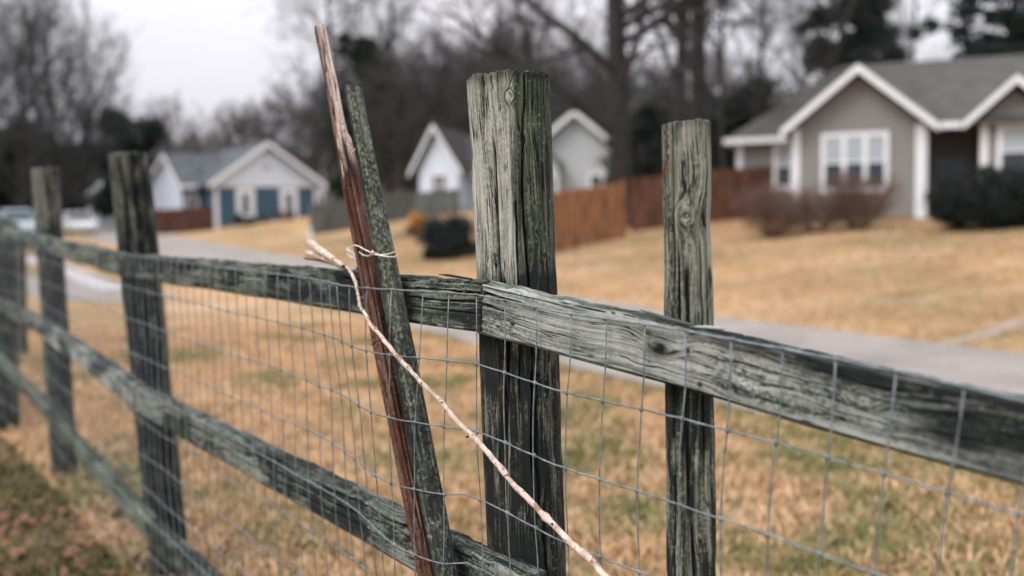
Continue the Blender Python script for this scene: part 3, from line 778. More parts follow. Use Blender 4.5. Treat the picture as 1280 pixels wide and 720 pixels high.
# split fibres at the snapped end
def shard(pts, w0, w1, mb):
    Q = [tp(*p) for p in pts]; k = len(Q)
    mb.tube(Q, [max(.0008, (w0 + (w1 - w0) * i / (k - 1)) * (Q[i] - CAM).dot(fw) / F / 2) for i in range(k)], 7)
shard([(431, 333, .06), (418, 325, .058), (402, 314, .055), (388, 304, .055)], 6.5, 10.5, b_)
shard([(430, 334, .055), (416, 328, .05), (400, 321, .045), (384, 316, .04)], 5.5, 7.5, b_)
shard([(389, 311, .052), (400, 318, .05), (415, 326, .05)], 4, 3, b_)
shard([(446, 336, .05), (450, 330, .05), (447, 322, .045), (439, 315, .045), (434, 311, .045)], 3.5, 6, b_)
shard([(436, 321, .045), (443, 324, .05), (450, 331, .05)], 4, 3, b_)
bo = b_.build('bark', MAT['branch'], branch, True); bo.location = -branch.location
for (a, b, s_) in [(429, 333, 4.2), (478, 422, 3), (529, 478, 2.6), (584, 546, 3.2), (611, 571, 2.0), (552, 503, 2.2), (690, 655, 2.6), (720, 686, 3.4), (634, 594, 2), (466, 421, 3.0)]:
    c = tp(a, b, .09 if a < 520 else .05) if a < 598 else onpanel('C', a, b, .027)
    kb = MB(); kb.ball(c, s_ * (c - CAM).dot(fw) / F / 1.6, 8, 6, (1.1, .8, .8))
    kb.build('knot', MAT['branchdark'], branch, True).location = -branch.location
for pts_, w0, w1 in (([(428, 333, .056), (412, 329, .05), (396, 325, .045), (381, 323, .042)], 3.0, 2.6), ([(478, 424, .095), (470, 426, .097), (465, 431, .10)], 4, 2.5)):
    kb = MB(); shard(pts_, w0, w1, kb); kb.build('dark_splinter', MAT['branchdark'], branch, True).location = -branch.location

# ------------------------------------------------------------------ ground
def graded(a, b, fine0, fine1, df, dc):
    o = [fine0]
    while o[-1] < fine1: o.append(o[-1] + df)
    st = df
    x = o[-1]
    while x < b: st = min(st * 1.12, dc); x += st; o.append(x)
    st = df; x = fine0; lo = []
    while x > a: st = min(st * 1.12, dc); x -= st; lo.append(x)
    return np.array(lo[::-1] + o)
gx = graded(-320, 320, -30, 26, .3, 18); gy = graded(-40, 620, 2, 45, .3, 22)
GX, GY = np.meshgrid(gx, gy)
def fence_side(x, y):      # >0 on the camera side of the fence
    px_ = np.interp(y, [p.y for p in (Cc, P1, P2, P3, P4)] + [60], [p.x for p in (Cc, P1, P2, P3, P4)] + [-28])
    return px_ - x
GZ = gz(GX, GY) + .012 * fbm(GX * .8, GY * .8, 0, 5, 3) * sstep(0, 3, np.abs(GX - road_near(GY) - 2.7) - 2.2)
nx, ny = len(gx), len(gy)
ii = np.arange(ny - 1)[:, None] * nx + np.arange(nx - 1)[None, :]
Q = np.stack([ii, ii + 1, ii + nx + 1, ii + nx], -1).reshape(-1, 4)
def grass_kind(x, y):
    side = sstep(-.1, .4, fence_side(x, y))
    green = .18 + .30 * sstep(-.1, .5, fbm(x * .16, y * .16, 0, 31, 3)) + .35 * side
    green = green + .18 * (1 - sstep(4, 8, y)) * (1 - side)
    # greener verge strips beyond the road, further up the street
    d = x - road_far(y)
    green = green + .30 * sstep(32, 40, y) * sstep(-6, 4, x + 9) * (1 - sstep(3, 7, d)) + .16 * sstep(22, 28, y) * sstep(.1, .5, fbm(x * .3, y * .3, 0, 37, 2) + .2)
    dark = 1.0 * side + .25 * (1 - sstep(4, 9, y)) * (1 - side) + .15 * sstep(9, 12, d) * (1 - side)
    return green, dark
gr_, dk_ = grass_kind(GX, GY)
m, nt, b = newmat('dormant_lawn')
tc = N(nt, 'ShaderNodeTexCoord'); ob = tc.outputs['Object']
at_ = N(nt, 'ShaderNodeAttribute', attribute_name='lawn'); sp = N(nt, 'ShaderNodeSeparateColor'); L(nt, at_.outputs['Color'], sp.inputs[0])
n_l = noise(nt, ob, .22, 4); n_m = noise(nt, ob, 3.2, 5, .6); n_f = noise(nt, ob, 26, 6, .7); n_h = noise(nt, ob, 1.1, 4, .6)
tan = ramp(nt, math_(nt, 'ADD', math_(nt, 'MULTIPLY', n_m, .45), math_(nt, 'MULTIPLY', n_f, .55)), [(.36, (.25, .145, .072)), (.49, (.49, .30, .155)), (.62, (.68, .475, .29))])
grn = ramp(nt, n_f, [(.3, (.05, .07, .025)), (.65, (.21, .22, .085))])
gf = mrange(nt, math_(nt, 'ADD', math_(nt, 'ADD', math_(nt, 'MULTIPLY', n_h, .6), math_(nt, 'MULTIPLY', n_m, .4)), math_(nt, 'SUBTRACT', sp.outputs[0], .5)), .38, .66, 0, .85)
c = mixc(nt, gf, tan, grn)
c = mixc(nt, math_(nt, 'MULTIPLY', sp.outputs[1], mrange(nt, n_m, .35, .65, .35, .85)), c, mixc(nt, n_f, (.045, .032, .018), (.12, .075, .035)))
c = mixc(nt, mrange(nt, n_l, .42, .60, 0, .75), c, mixc(nt, mrange(nt, n_h, .35, .65), (.24, .135, .07), (.27, .23, .105)))
n_p = noise(nt, vscale(nt, ob, (.5, 1.0, 1)), .55, 4, .6)
c = mixc(nt, mrange(nt, n_p, .50, .66, 0, .6), c, (.56, .43, .31))
n_q = noise(nt, vscale(nt, ob, (.8, 1.6, 1)), .9, 5, .65)
c = mixc(nt, mrange(nt, n_q, .52, .66, 0, .6), c, (.17, .125, .06))
L(nt, c, b.inputs['Base Color']); b.inputs['Roughness'].default_value = .95; b.inputs['Specular IOR Level'].default_value = .1
bump(nt, b, n_f, .03)
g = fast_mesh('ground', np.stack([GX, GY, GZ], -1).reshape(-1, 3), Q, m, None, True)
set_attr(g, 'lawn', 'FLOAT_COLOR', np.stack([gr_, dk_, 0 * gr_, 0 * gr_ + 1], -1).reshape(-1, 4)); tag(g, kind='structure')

# road
def strip(name, left, right, ys, mat, lift, seed=1, rag=.12, nxs=10, zf=None):
    ys = np.asarray(ys); lx = left(ys) + rag * fbm(ys * 1.3, 0, 0, seed, 4); rx = right(ys) + rag * fbm(ys * 1.3, 9, 0, seed, 4)
    f = np.linspace(0, 1, nxs)[None, :]
    X = lx[:, None] * (1 - f) + rx[:, None] * f; Y = np.repeat(ys[:, None], nxs, 1); Z = gz(X, Y) + lift
    k = np.arange(len(ys) - 1)[:, None] * nxs + np.arange(nxs - 1)[None, :]
    o = fast_mesh(name, np.stack([X, Y, Z], -1).reshape(-1, 3), np.stack([k, k + 1, k + nxs + 1, k + nxs], -1).reshape(-1, 4), mat, None, True)
    return tag(o, kind='structure')
m, nt, b = newmat('worn_asphalt')
tc = N(nt, 'ShaderNodeTexCoord'); ob = tc.outputs['Object']
nf = noise(nt, ob, 60, 6, .7); nl = noise(nt, ob, .7, 5)
c = mixc(nt, mrange(nt, nf, .3, .7), (.25, .225, .205), (.38, .345, .315)); c = mixc(nt, mrange(nt, nl, .40, .62, 0, .6), c, (.20, .18, .165))
n_e = noise(nt, ob, 2.6, 6, .7); c = mixc(nt, mrange(nt, n_e, .58, .70, 0, .7), c, (.30, .21, .13))
n_c = noise(nt, ob, .9, 3, .5, .8); c = mixc(nt, mrange(nt, math_(nt, 'ABSOLUTE', math_(nt, 'SUBTRACT', n_c, .5)), .0, .006, .8, 0), c, (.06, .055, .05))
L(nt, c, b.inputs['Base Color']); b.inputs['Roughness'].default_value = .85; bump(nt, b, nf, .006)
MAT['asphalt'] = m
strip('road', road_near, road_far, np.arange(-35, 170, .25), m, .022, 3, .14, 14)
# side road / driveway joining on the left, and pale pavement strip
def quadstrip(name, pts, width, mat, lift, seed, rag=.06):
    P = np.array(pts, float); t = np.linspace(0, len(P) - 1, 60); C_ = cr(t, P)
    T = np.gradient(C_, axis=0); T /= np.linalg.norm(T, axis=1)[:, None]; Nn = np.stack([-T[:, 1], T[:, 0]], -1)
    fs = np.linspace(-.5, .5, 7); V = []
    for i in range(60):
        for f in fs:
            w = width * (1 + rag * vn(i * .4, f * 3, 0, seed)); x, y = C_[i] + Nn[i] * f * w; V.append((x, y, gzf(x, y) + lift))
    k = np.arange(59)[:, None] * 7 + np.arange(6)[None, :]
    o = fast_mesh(name, V, np.stack([k, k + 1, k + 8, k + 7], -1).reshape(-1, 4), mat, None, True)
    return tag(o, kind='structure')
pa = [ground_at(x, y) for x, y in ((215, 372), (150, 373), (95, 366), (30, 352), (-60, 340))]
quadstrip('driveway', [(p.x, p.y) for p in pa], 1.7, MAT['asphalt'], .014, 4)
pa = [ground_at(x, y) for x, y in ((150, 364), (125, 356), (100, 346), (78, 337), (40, 326), (0, 320))]
quadstrip('sidewalk', [(p.x, p.y) for p in pa], .8, MAT['concrete'], .032, 5)
pa = [ground_at(x, y) for x, y in ((1180, 432), (1225, 421), (1280, 402), (1360, 378))]
quadstrip('footpath', [(p.x, p.y) for p in pa], .30, simple('worn_path', (.30, .245, .19), .9, .3, 5), .016, 6, .4)

# grass blades (near lawn) and fallen leaves
def scatter_blades(n, x0, x1, y0, y1, name, far=False):
    u = rng.random(n); y = y0 + (y1 - y0) * u ** 1.4; x = x0 + (x1 - x0) * rng.random(n)
    clump = fbm(x * 6, y * 6, 0, 77, 3) * (.25 if far else 1)
    keep = (x < road_near(y) - .05) & (np.abs(x) < .56 * y + 1.2) & (clump + .8 * rng.random(n) > .05) & ((y > 3.2))
    if far: keep = (x > road_far(y) + .05) & (x > -.5 * y) & (x < .55 * y + 1) & (clump + .9 * rng.random(n) > .1)
    x = x[keep]; y = y[keep]; clump = clump[keep]; n = len(x)
    z = gz(x, y)
    h = (.022 + .034 * rng.random(n)) * (1 + .5 * np.clip(clump, -.5, 1)); a = rng.random(n) * 2 * math.pi; lean = (.4 + 1.3 * rng.random(n)) * h
    w = .0022 + .0028 * rng.random(n) * (1 + y / 8)
    if far: w = w * 1.1; lean = lean * 1.6; h = h * .8
    b2 = a + math.pi / 2 + rng.normal(0, .6, n)
    dx, dy = np.cos(a), np.sin(a); wx, wy = np.cos(b2) * w, np.sin(b2) * w
    V = np.empty((n, 5, 3))
    V[:, 0] = np.stack([x - wx, y - wy, z], -1); V[:, 1] = np.stack([x + wx, y + wy, z], -1)
    mx = x + dx * lean * .35; my = y + dy * lean * .35
    V[:, 2] = np.stack([mx + wx * .8, my + wy * .8, z + h * .6], -1); V[:, 3] = np.stack([mx - wx * .8, my - wy * .8, z + h * .6], -1)
    V[:, 4] = np.stack([x + dx * lean, y + dy * lean, z + h], -1)
    i = np.arange(n)[:, None] * 5
    T = np.concatenate([i + np.array([[0, 1, 2]]), i + np.array([[0, 2, 3]]), i + np.array([[3, 2, 4]])])
    gr, dk = grass_kind(x, y)
    cl = fbm(x * 1.6, y * 1.6, 0, 88, 4)
    isg = rng.random(n) < np.clip(gr * .6 + 1.5 * np.clip(cl - .02, -.2, .6), .02, .85)
    side = fence_side(x, y) > 0
    v = rng.random((n, 1)) * .5 + .72
    if far: cl = fbm(x * .28, y * .5, 0, 91, 4) * 1.1; isg = rng.random(n) < np.clip(.12 + 1.6 * np.clip(cl, -.2, .5), .02, .8); v = .82 + .2 * rng.random((n, 1))
    tanc = np.array([[.65, .44, .26]]) * v; tan2 = np.array([[.46, .27, .135]]) * v; gc_ = np.array([[.30, .255, .11]] if far else [[.16, .18, .065]]) * v
    C_ = np.where(rng.random((n, 1)) < .7, tanc, tan2); C_ = np.where(isg[:, None], gc_, C_)
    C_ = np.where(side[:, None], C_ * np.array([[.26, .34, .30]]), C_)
    me_c = np.repeat(np.concatenate([C_, np.ones((n, 1))], 1)[:, None, :], 5, 1)
    m, nt, b = newmat('grass_blades'); ca = N(nt, 'ShaderNodeAttribute', attribute_name='tint'); L(nt, ca.outputs['Color'], b.inputs['Base Color'])
    b.inputs['Roughness'].default_value = .8; b.inputs['Specular IOR Level'].default_value = .15
    o = fast_mesh(name, V.reshape(-1, 3), T, m, None, False)
    set_attr(o, 'tint', 'FLOAT_COLOR', me_c.reshape(-1, 4))
    return tag(o, 'dormant tan and green grass blades of the lawn ' + ('across the road' if far else 'behind the fence'), 'grass', kind='stuff')
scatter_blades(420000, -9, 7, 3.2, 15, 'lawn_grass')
scatter_blades(330000, -14, 22, 9.5, 42, 'verge_grass', True)
def leaves(n, xr, yr, cond, name, label):
    x = xr[0] + (xr[1] - xr[0]) * rng.random(n); y = yr[0] + (yr[1] - yr[0]) * rng.random(n)
    k = cond(x, y); x = x[k]; y = y[k]; n = len(x); z = gz(x, y) + .02 + .03 * rng.random(n)
    s = .016 + .026 * rng.random(n); a = rng.random(n) * 6.28; ti = rng.normal(0, .5, n)
    dx = np.stack([np.cos(a), np.sin(a), ti], -1) * s[:, None]; dy = np.stack([-np.sin(a), np.cos(a), rng.normal(0, .5, n)], -1) * s[:, None] * .6
    c = np.stack([x, y, z], -1); up_ = np.array([[0, 0, .012]])
    V = np.stack([c - dx, c - dx * .3 - dy + up_, c + dx * .5 - dy * .9 + up_ * .4, c + dx * 1.1, c + dx * .5 + dy * .9 + up_, c - dx * .3 + dy], 1)
    i = np.arange(n)[:, None] * 6
    T = np.concatenate([i + np.array([[0, 1, 5]]), i + np.array([[1, 2, 5]]), i + np.array([[2, 4, 5]]), i + np.array([[2, 3, 4]])])
    m = simple('dead_leaf', (.19, .095, .052), .8, .5, 3)
    return tag(fast_mesh(name, V.reshape(-1, 3), T, m, None, False), label, 'leaves', kind='stuff')
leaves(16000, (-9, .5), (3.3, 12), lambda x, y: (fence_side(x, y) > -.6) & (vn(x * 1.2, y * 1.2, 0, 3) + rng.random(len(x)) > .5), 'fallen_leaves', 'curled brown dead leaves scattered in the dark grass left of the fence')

# ------------------------------------------------------------------ houses
def hroot(name, px, Y, ang, base_z, label):
    x = (px - 640) / F * Y
    r = empty(name, (x, Y, base_z), ang); tag(r, label, 'house'); return r
def window(root, x0, x1, z0, z1, y, n=1, fr=.09, muntin=False, blind=True, mull=.1):
    """white framed sash windows on a wall facing -y at depth y"""
    f = MB(); d = .05
    f.box(x0, x0 + fr, y - d, y + .02, z0, z1); f.box(x1 - fr, x1, y - d, y + .02, z0, z1)
    f.box(x0 + fr, x1 - fr, y - d, y + .02, z1 - fr, z1); f.box(x0 + fr, x1 - fr, y - d, y + .02, z0, z0 + fr)
    W = (x1 - x0 - 2 * fr - (n - 1) * mull) / n; zm = (z0 + z1) / 2
    cells = []
    for i in range(n):
        a = x0 + fr + i * (W + mull); cells.append((a, a + W))
        if i < n - 1: f.box(a + W, a + W + mull, y - d + .004, y + .02, z0 + fr, z1 - fr)
        f.box(a, a + W, y - d + .012, y + .02, zm - .025, zm + .025)
        if muntin:
            f.box((a + a + W) / 2 - .012, (a + a + W) / 2 + .012, y - d + .018, y + .01, z0 + fr, z1 - fr)
    w = f.build('window', MAT['white'], root)
    for (a, b_) in cells:
        p = MB(); p.box(a + .002, b_ - .002, y - .015, y + .012, z0 + fr + .002, zm - .027); p.build('lower_pane', MAT['paned'], w)
        p = MB(); p.box(a + .002, b_ - .002, y - .013, y + .012, zm + .027, z1 - fr - .002); p.build('upper_pane', MAT['panel'] if blind else MAT['paned'], w)
    s = MB(); s.box(x0 - .04, x1 + .04, y - .09, y + .01, z0 - .06, z0 - .002); s.build('sill', MAT['white'], w)
    return w
def rake(mb, a, b, y0, y1, h):
    """sloping trim board between (x,z) a and b, hanging h below"""
    mb.prism([(a[0], y0, a[1]), (b[0], y0, b[1]), (b[0], y0, b[1] - h), (a[0], y0, a[1] - h)], (0, y1 - y0, 0))

# --- the taupe house at right
hz = 1.16
H = hroot('taupe_house', 1153, 30, -R(20), hz, 'taupe sided house with white trimmed gables and triple window on the rise at right')
w = MB(); w.prism([(-3.7, 0, -.3), (0, 0, -.3), (0, 0, 3.0), (-1.85, 0, 4.55), (-3.7, 0, 3.0)], (0, 6, 0))
w.box(-5.9, -3.72, 3.6, 12, -.3, 3.0); w.box(.02, 9, 2.3, 12, -.3, 3.0); w.box(-3.68, .0, 6.02, 12, -.3, 3.0)
w.prism([(1.6, .0, -.3), (3.3, .0, -.3), (3.3, 0, 3.05), (2.45, 0, 3.85), (1.6, 0, 3.05)], (0, 2.28, 0))
w.build('wall', MAT['taupe'], H)
for bx in ((-3.73, .03, -.03, .4), (-5.93, -3.75, 3.57, 4), (1.57, 3.33, -.03, .4)):
    w = MB(); w.box(*bx, -.5, .22); w.build('foundation', MAT['brick'], H)
r = MB()
def slab(mb, poly, t=.12): mb.prism(poly, (0, 0, -t))
slab(r, [(-1.85, -.45, 4.75), (.37, -.45, 2.9), (.37, 8, 2.9), (-1.85, 8, 4.75)]); slab(r, [(-1.85, -.45, 4.75), (-1.85, 8, 4.75), (-4.07, 8, 2.9), (-4.07, -.45, 2.9)])
slab(r, [(.30, -.35, 2.95), (9.4, -.35, 2.95), (9.4, 8, 5.9), (-2.6, 8, 5.9), (-1.85, 4.75, 4.76)])
slab(r, [(-6.25, 3.2, 2.98), (-1.9, 3.2, 2.98), (-1.9, 8, 5.89), (-2.6, 8, 5.9)])
slab(r, [(-6.25, 3.2, 2.98), (-2.6, 8, 5.9), (-6.25, 12.8, 2.98)])
slab(r, [(-6.25, 12.8, 2.98), (-2.6, 8, 5.9), (9.4, 8, 5.9), (9.4, 12.8, 2.98)])
r.prism([(-1.86, 4.7, 4.6), (-1.86, 4.7, 4.74), (-2.0, 7.9, 5.85), (-2.0, 7.9, 4.6)], (-.05, 0, 0))
slab(r, [(2.45, -.45, 4.16), (3.82, -.45, 2.9), (3.82, 3.2, 2.9), (2.45, 3.2, 4.16)]); slab(r, [(2.45, -.45, 4.16), (2.45, 3.2, 4.16), (1.08, 3.2, 2.9), (1.08, -.45, 2.9)])
roof = r.build('roof', MAT['roof'], H)
t = MB()
rake(t, (-1.85, 4.79), (.40, 2.92), -.49, -.455, .24); rake(t, (-4.10, 2.92), (-1.85, 4.79), -.49, -.455, .24)
rake(t, (2.45, 4.20), (3.85, 2.92), -.49, -.455, .22); rake(t, (1.05, 2.92), (2.45, 4.20), -.49, -.455, .22)
t.box(.44, 1.02, -.44, -.36, 2.76, 2.94); t.box(3.9, 9.4, -.44, -.36, 2.76, 2.94); t.box(-6.3, -4.1, 3.1, 3.18, 2.80, 2.98); t.prism([(-6.34, 3.1, 2.8), (-6.26, 3.1, 2.8), (-6.26, 3.1, 2.98), (-6.34, 3.1, 2.98)], (0, 9.7, 0))
t.box(-3.76, -3.55, -.035, .1, -.28, 2.95); t.box(-.2, .04, -.035, .1, -.28, 2.95); t.box(1.56, 1.76, -.035, .1, -.28, 2.95); t.box(-5.94, -5.74, 3.56, 3.7, -.28, 2.95)
t.box(3.2, 3.34, -.035, .1, -.28, 2.95)
t.build('trim', MAT['white'], H)
window(H, -2.92, -.95, .98, 2.78, 0, 3, .13, mull=.14)
window(H, -4.68, -3.98, 1.2, 2.78, 3.6, 1, .12)
window(H, 2.0, 3.05, 1.2, 2.88, 0, 1, .13)
d = MB(); d.box(.5, 1.35, 2.24, 2.34, -.1, 2.0); dd = d.build('door', MAT['paned'], H); k = MB(); k.ball((1.27, 2.2, .95), .035); k.build('handle', MAT['rim'], dd)
v = MB(); v.box(-.08, .30, -.4, 2.25, -.3, .06); v.box(.3, 1.55, -.5, 2.25, -.3, .04); v.build('porch_step', MAT['concrete'], H)
dp = MB(); dp.tube([(.09, -.08, 2.85), (.09, -.06, 2.6), (.09, -.06, .1)], .04, 8); dp.build('downpipe', MAT['white'], H)

# --- blue and white house
H = hroot('blue_house', 272, 67, R(34), 1.33, 'blue and white house with wide white gable and two tall windows down the street')
w = MB(); w.prism([(0, 0, -.5), (7.3, 0, -.5), (7.3, 0, 2.62), (0, 0, 2.62)], (0, 9, 0)); w.box(-1.43, -.01, 2.5, 9, -.5, 2.6)
w.build('wall', MAT['blue'], H)
w = MB(); w.prism([(-.02, -.03, 2.62), (7.32, -.03, 2.62), (7.32, -.03, 2.78), (3.65, -.03, 5.2), (-.02, -.03, 2.78)], (0, 9.0, 0))
w.prism([(-1.50, 2.45, -.5), (-1.50, 12, -.5), (-1.50, 12, 2.65), (-1.50, 5.5, 4.8), (-1.50, 2.45, 2.65)], (.06, 0, 0))
w.build('gable_wall', MAT['wsiding'], H)
r = MB()
slab(r, [(3.65, -.5, 5.6), (7.8, -.5, 2.72), (7.8, 9.4, 2.72), (3.65, 9.4, 5.6)], .13); slab(r, [(3.65, -.5, 5.6), (3.65, 9.4, 5.6), (-.5, 9.4, 2.72), (-.5, -.5, 2.72)], .13)
slab(r, [(-1.8, 1.9, 2.7), (3.6, 1.9, 2.7), (3.6, 5.5, 5.05), (-1.8, 5.5, 5.05)], .13); slab(r, [(-1.8, 5.5, 5.05), (3.6, 5.5, 5.05), (3.6, 12.4, 2.75), (-1.8, 12.4, 2.75)], .13)
r.build('roof', MAT['roofblue'], H)
t = MB()
rake(t, (3.65, 5.66), (7.85, 2.75), -.55, -.51, .34); rake(t, (-.55, 2.75), (3.65, 5.66), -.55, -.51, .34)
t.box(-.02, .22, -.06, .1, -.4, 2.55); t.box(7.08, 7.32, -.06, .1, -.4, 2.55); t.box(.22, 7.08, -.06, .0, 2.55, 2.72)
t.box(-1.8, -.6, 1.82, 1.89, 2.5, 2.72)
t.prism([(-1.86, 1.9, 2.72), (-1.86, 5.5, 5.07), (-1.86, 5.5, 4.72), (-1.86, 1.9, 2.38)], (.05, 0, 0)); t.prism([(-1.86, 12.4, 2.77), (-1.86, 5.5, 5.07), (-1.86, 5.5, 4.72), (-1.86, 12.4, 2.42)], (.05, 0, 0))
t.build('trim', MAT['white'], H)
window(H, 1.45, 2.75, .35, 2.45, 0, 1, .40, blind=False); window(H, 4.55, 5.85, .35, 2.45, 0, 1, .40, blind=False)
window(H, -1.2, -.35, .5, 2.1, 2.5, 1, .16, blind=False)
v = MB(); v.tube([(3.65, -.08, 3.85), (3.65, -.03, 3.85)], .26, 8); v.build('gable_vent', MAT['gsiding'], H)

# --- small white gabled house
H = hroot('white_house', 527, 60, -R(14), 1.3, 'small white house with steep narrow gable left of the centre post')
w = MB(); w.prism([(0, 0, -.5), (2.45, 0, -.5), (2.45, 0, 3.1), (1.22, 0, 5.25), (0, 0, 3.1)], (0, 5, 0)); w.box(2.46, 6.4, 2.4, 9, -.5, 3.1); w.build('wall', MAT['wsiding'], H)
r = MB(); slab(r, [(1.05, -.4, 5.75), (2.75, -.4, 2.95), (2.75, 6, 2.95), (1.05, 6, 5.75)], .14); slab(r, [(1.05, -.4, 5.75), (1.05, 6, 5.75), (-.5, 6, 2.95), (-.5, -.4, 2.95)], .14)
slab(r, [(1.2, 1.8, 2.95), (6.9, 1.8, 2.95), (6.9, 5.6, 5.5), (1.2, 5.6, 5.5)], .14); slab(r, [(1.2, 5.6, 5.5), (6.9, 5.6, 5.5), (6.9, 9.4, 2.95), (1.2, 9.4, 2.95)], .14); r.build('roof', MAT['roofdark'], H)
t = MB(); rake(t, (1.05, 5.82), (2.8, 2.95), -.45, -.41, .34); rake(t, (-.55, 2.95), (1.05, 5.82), -.45, -.41, .34); t.box(2.8, 6.9, 1.7, 1.78, 2.75, 2.97); t.build('trim', MAT['white'], H)
window(H, .75, 1.75, 1.45, 2.85, 0, 2, .10, blind=False)
window(H, 3.4, 4.3, .9, 2.3, 2.4, 1, .12)

# --- pale grey gabled house
H = hroot('grey_house', 668, 50, -R(6), 1.35, 'pale grey house with broad gable and two small windows right of the centre post')
w = MB(); w.prism([(0, 0, -.5), (4.15, 0, -.5), (4.15, 0, 3.3), (2.12, 0, 5.05), (0, 0, 3.3)], (0, 8, 0))
w.box(-2.5, -.01, 3.0, 8, -.5, 3.1); w.build('wall', MAT['gsiding'], H)
w = MB(); w.prism([(-.5, -.8, -.5), (1.35, -.8, -.5), (1.35, -.8, 2.7), (.45, -.8, 3.5), (-.5, -.8, 2.7)], (0, .79, 0)); w.build('bay_wall', MAT['gsiding'], H)
r = MB(); slab(r, [(2.12, -.4, 5.35), (4.5, -.4, 3.35), (4.5, 8.4, 3.35), (2.12, 8.4, 5.35)], .14); slab(r, [(2.12, -.4, 5.35), (2.12, 8.4, 5.35), (-.35, 8.4, 3.35), (-.35, -.4, 3.35)], .14)
slab(r, [(.45, -1.1, 3.75), (1.6, -1.1, 2.75), (1.6, -.01, 2.75), (.45, -.01, 3.75)], .1); slab(r, [(.45, -1.1, 3.75), (.45, -.01, 3.75), (-.8, -.01, 2.75), (-.8, -1.1, 2.75)], .1)
slab(r, [(-2.9, 2.6, 3.0), (.2, 2.6, 3.0), (.2, 5.4, 4.9), (-2.9, 5.4, 4.9)], .14); r.build('roof', MAT['roof'], H)
t = MB(); rake(t, (2.12, 5.42), (4.55, 3.38), -.45, -.41, .3); rake(t, (-.4, 3.38), (2.12, 5.42), -.45, -.41, .3); t.box(3.98, 4.17, -.03, .1, -.4, 3.3); t.build('trim', MAT['white'], H)
window(H, .7, 1.3, 1.0, 2.2, -.8, 1, .14, blind=False); window(H, 2.75, 3.55, 1.0, 2.3, 0, 1, .15, blind=False)

# --- distant white house at the street's end
H = hroot('distant_house', 121, 95, R(30), 1.5, 'distant white gabled house half hidden behind the leaning left post')
w = MB(); w.prism([(0, 0, -.6), (5.5, 0, -.6), (5.5, 0, 2.8), (2.75, 0, 5.0), (0, 0, 2.8)], (0, 9, 0)); w.build('wall', MAT['wsiding'], H)
r = MB(); slab(r, [(2.75, -.4, 5.3), (6, -.4, 2.7), (6, 9.4, 2.7), (2.75, 9.4, 5.3)], .14); slab(r, [(2.75, -.4, 5.3), (2.75, 9.4, 5.3), (-.5, 9.4, 2.7), (-.5, -.4, 2.7)], .14); r.build('roof', MAT['gsiding'], H)
window(H, 2.0, 3.2, .8, 2.2, 0, 1, .14)

# ------------------------------------------------------------------ privacy fences
def privacy(name, A, B, h, mat, label, bw=.14, seed=1, posts=2.4, notch=True):
    """A, B world xy ends"""
    A = Vector(A); B = Vector(B); d = (B - A); Ln = d.length; ang = math.atan2(d.y, d.x)
    root = empty(name, (A.x, A.y, gzf(A.x, A.y)), ang); tag(root, label, 'fence')
    rd = random.Random(seed); z0 = root.location.z; n = int(Ln / (bw + .008))
    mb = MB()
    for i in range(n):
        x = i * (bw + .008); p = A + d * (x / Ln); z = gzf(p.x, p.y) - z0; hh = h + rd.uniform(-.02, .02); t = .02 + rd.uniform(-.003, .003)
        if notch: mb.prism([(x, -t, z - .05), (x + bw, -t, z - .05), (x + bw, -t, z + hh - .04), (x + bw - .035, -t, z + hh), (x + .035, -t, z + hh), (x, -t, z + hh - .04)], (0, t, 0))
        else: mb.box(x, x + bw, -t, 0, z - .05, z + hh)
    mb.build('boards', mat, root)
    x = 0
    while x < Ln + .01:
        p = A + d * min(1, x / Ln); z = gzf(p.x, p.y) - z0; mb = MB(); mb.box(x - .05, x + .05, .004, .104, z - .1, z + h + .06); mb.build('post', mat, root); x += posts
    for q in (.25, .8):
        mb = MB(); z1 = gzf(B.x, B.y) - z0; mb.prism([(0, .002, q * h), (Ln, .002, z1 + q * h), (Ln, .002, z1 + q * h + .08), (0, .002, q * h + .08)], (0, .04, 0)); mb.build('cross_rail', mat, root)
    return root
def gp(px, Y): return ((px - 640) / F * Y, Y)
privacy('privacy_fence', gp(640, 29.0), gp(786, 32.2), 1.80, MAT['cedar'], 'orange-brown cedar board fence right of the centre post', seed=1)
privacy('privacy_fence', gp(792, 33.6), gp(992, 35.2), 1.78, MAT['redfence'], 'dark red-brown board fence running up to the taupe house', seed=2)
privacy('privacy_fence', gp(392, 49), gp(516, 54), 1.55, MAT['greyfence'], 'weathered grey board fence between blue house and small white house', seed=3)
privacy('privacy_fence', gp(517, 54.3), gp(580, 55), 1.35, MAT['greyfence'], 'shorter grey board fence in front of the small white house', seed=5)
privacy('privacy_fence', gp(193, 61), gp(270, 64), 1.55, MAT['brownfence'], 'low old brown board fence left of the blue gable', seed=4)

# white marker post by the road
p = ground_at(388, 304); mk = MB(); mk.box(-.075, .075, -.03, .03, -.1, .62); mk.prism([(-.075, -.03, .62), (.075, -.03, .62), (.0, -.03, .68)], (0, .06, 0))
o = mk.build('marker_post', MAT['white'], None); o.location = p; o.rotation_euler = (0, 0, .2); tag(o, 'small white marker post standing in the verge beside the road', 'marker post')

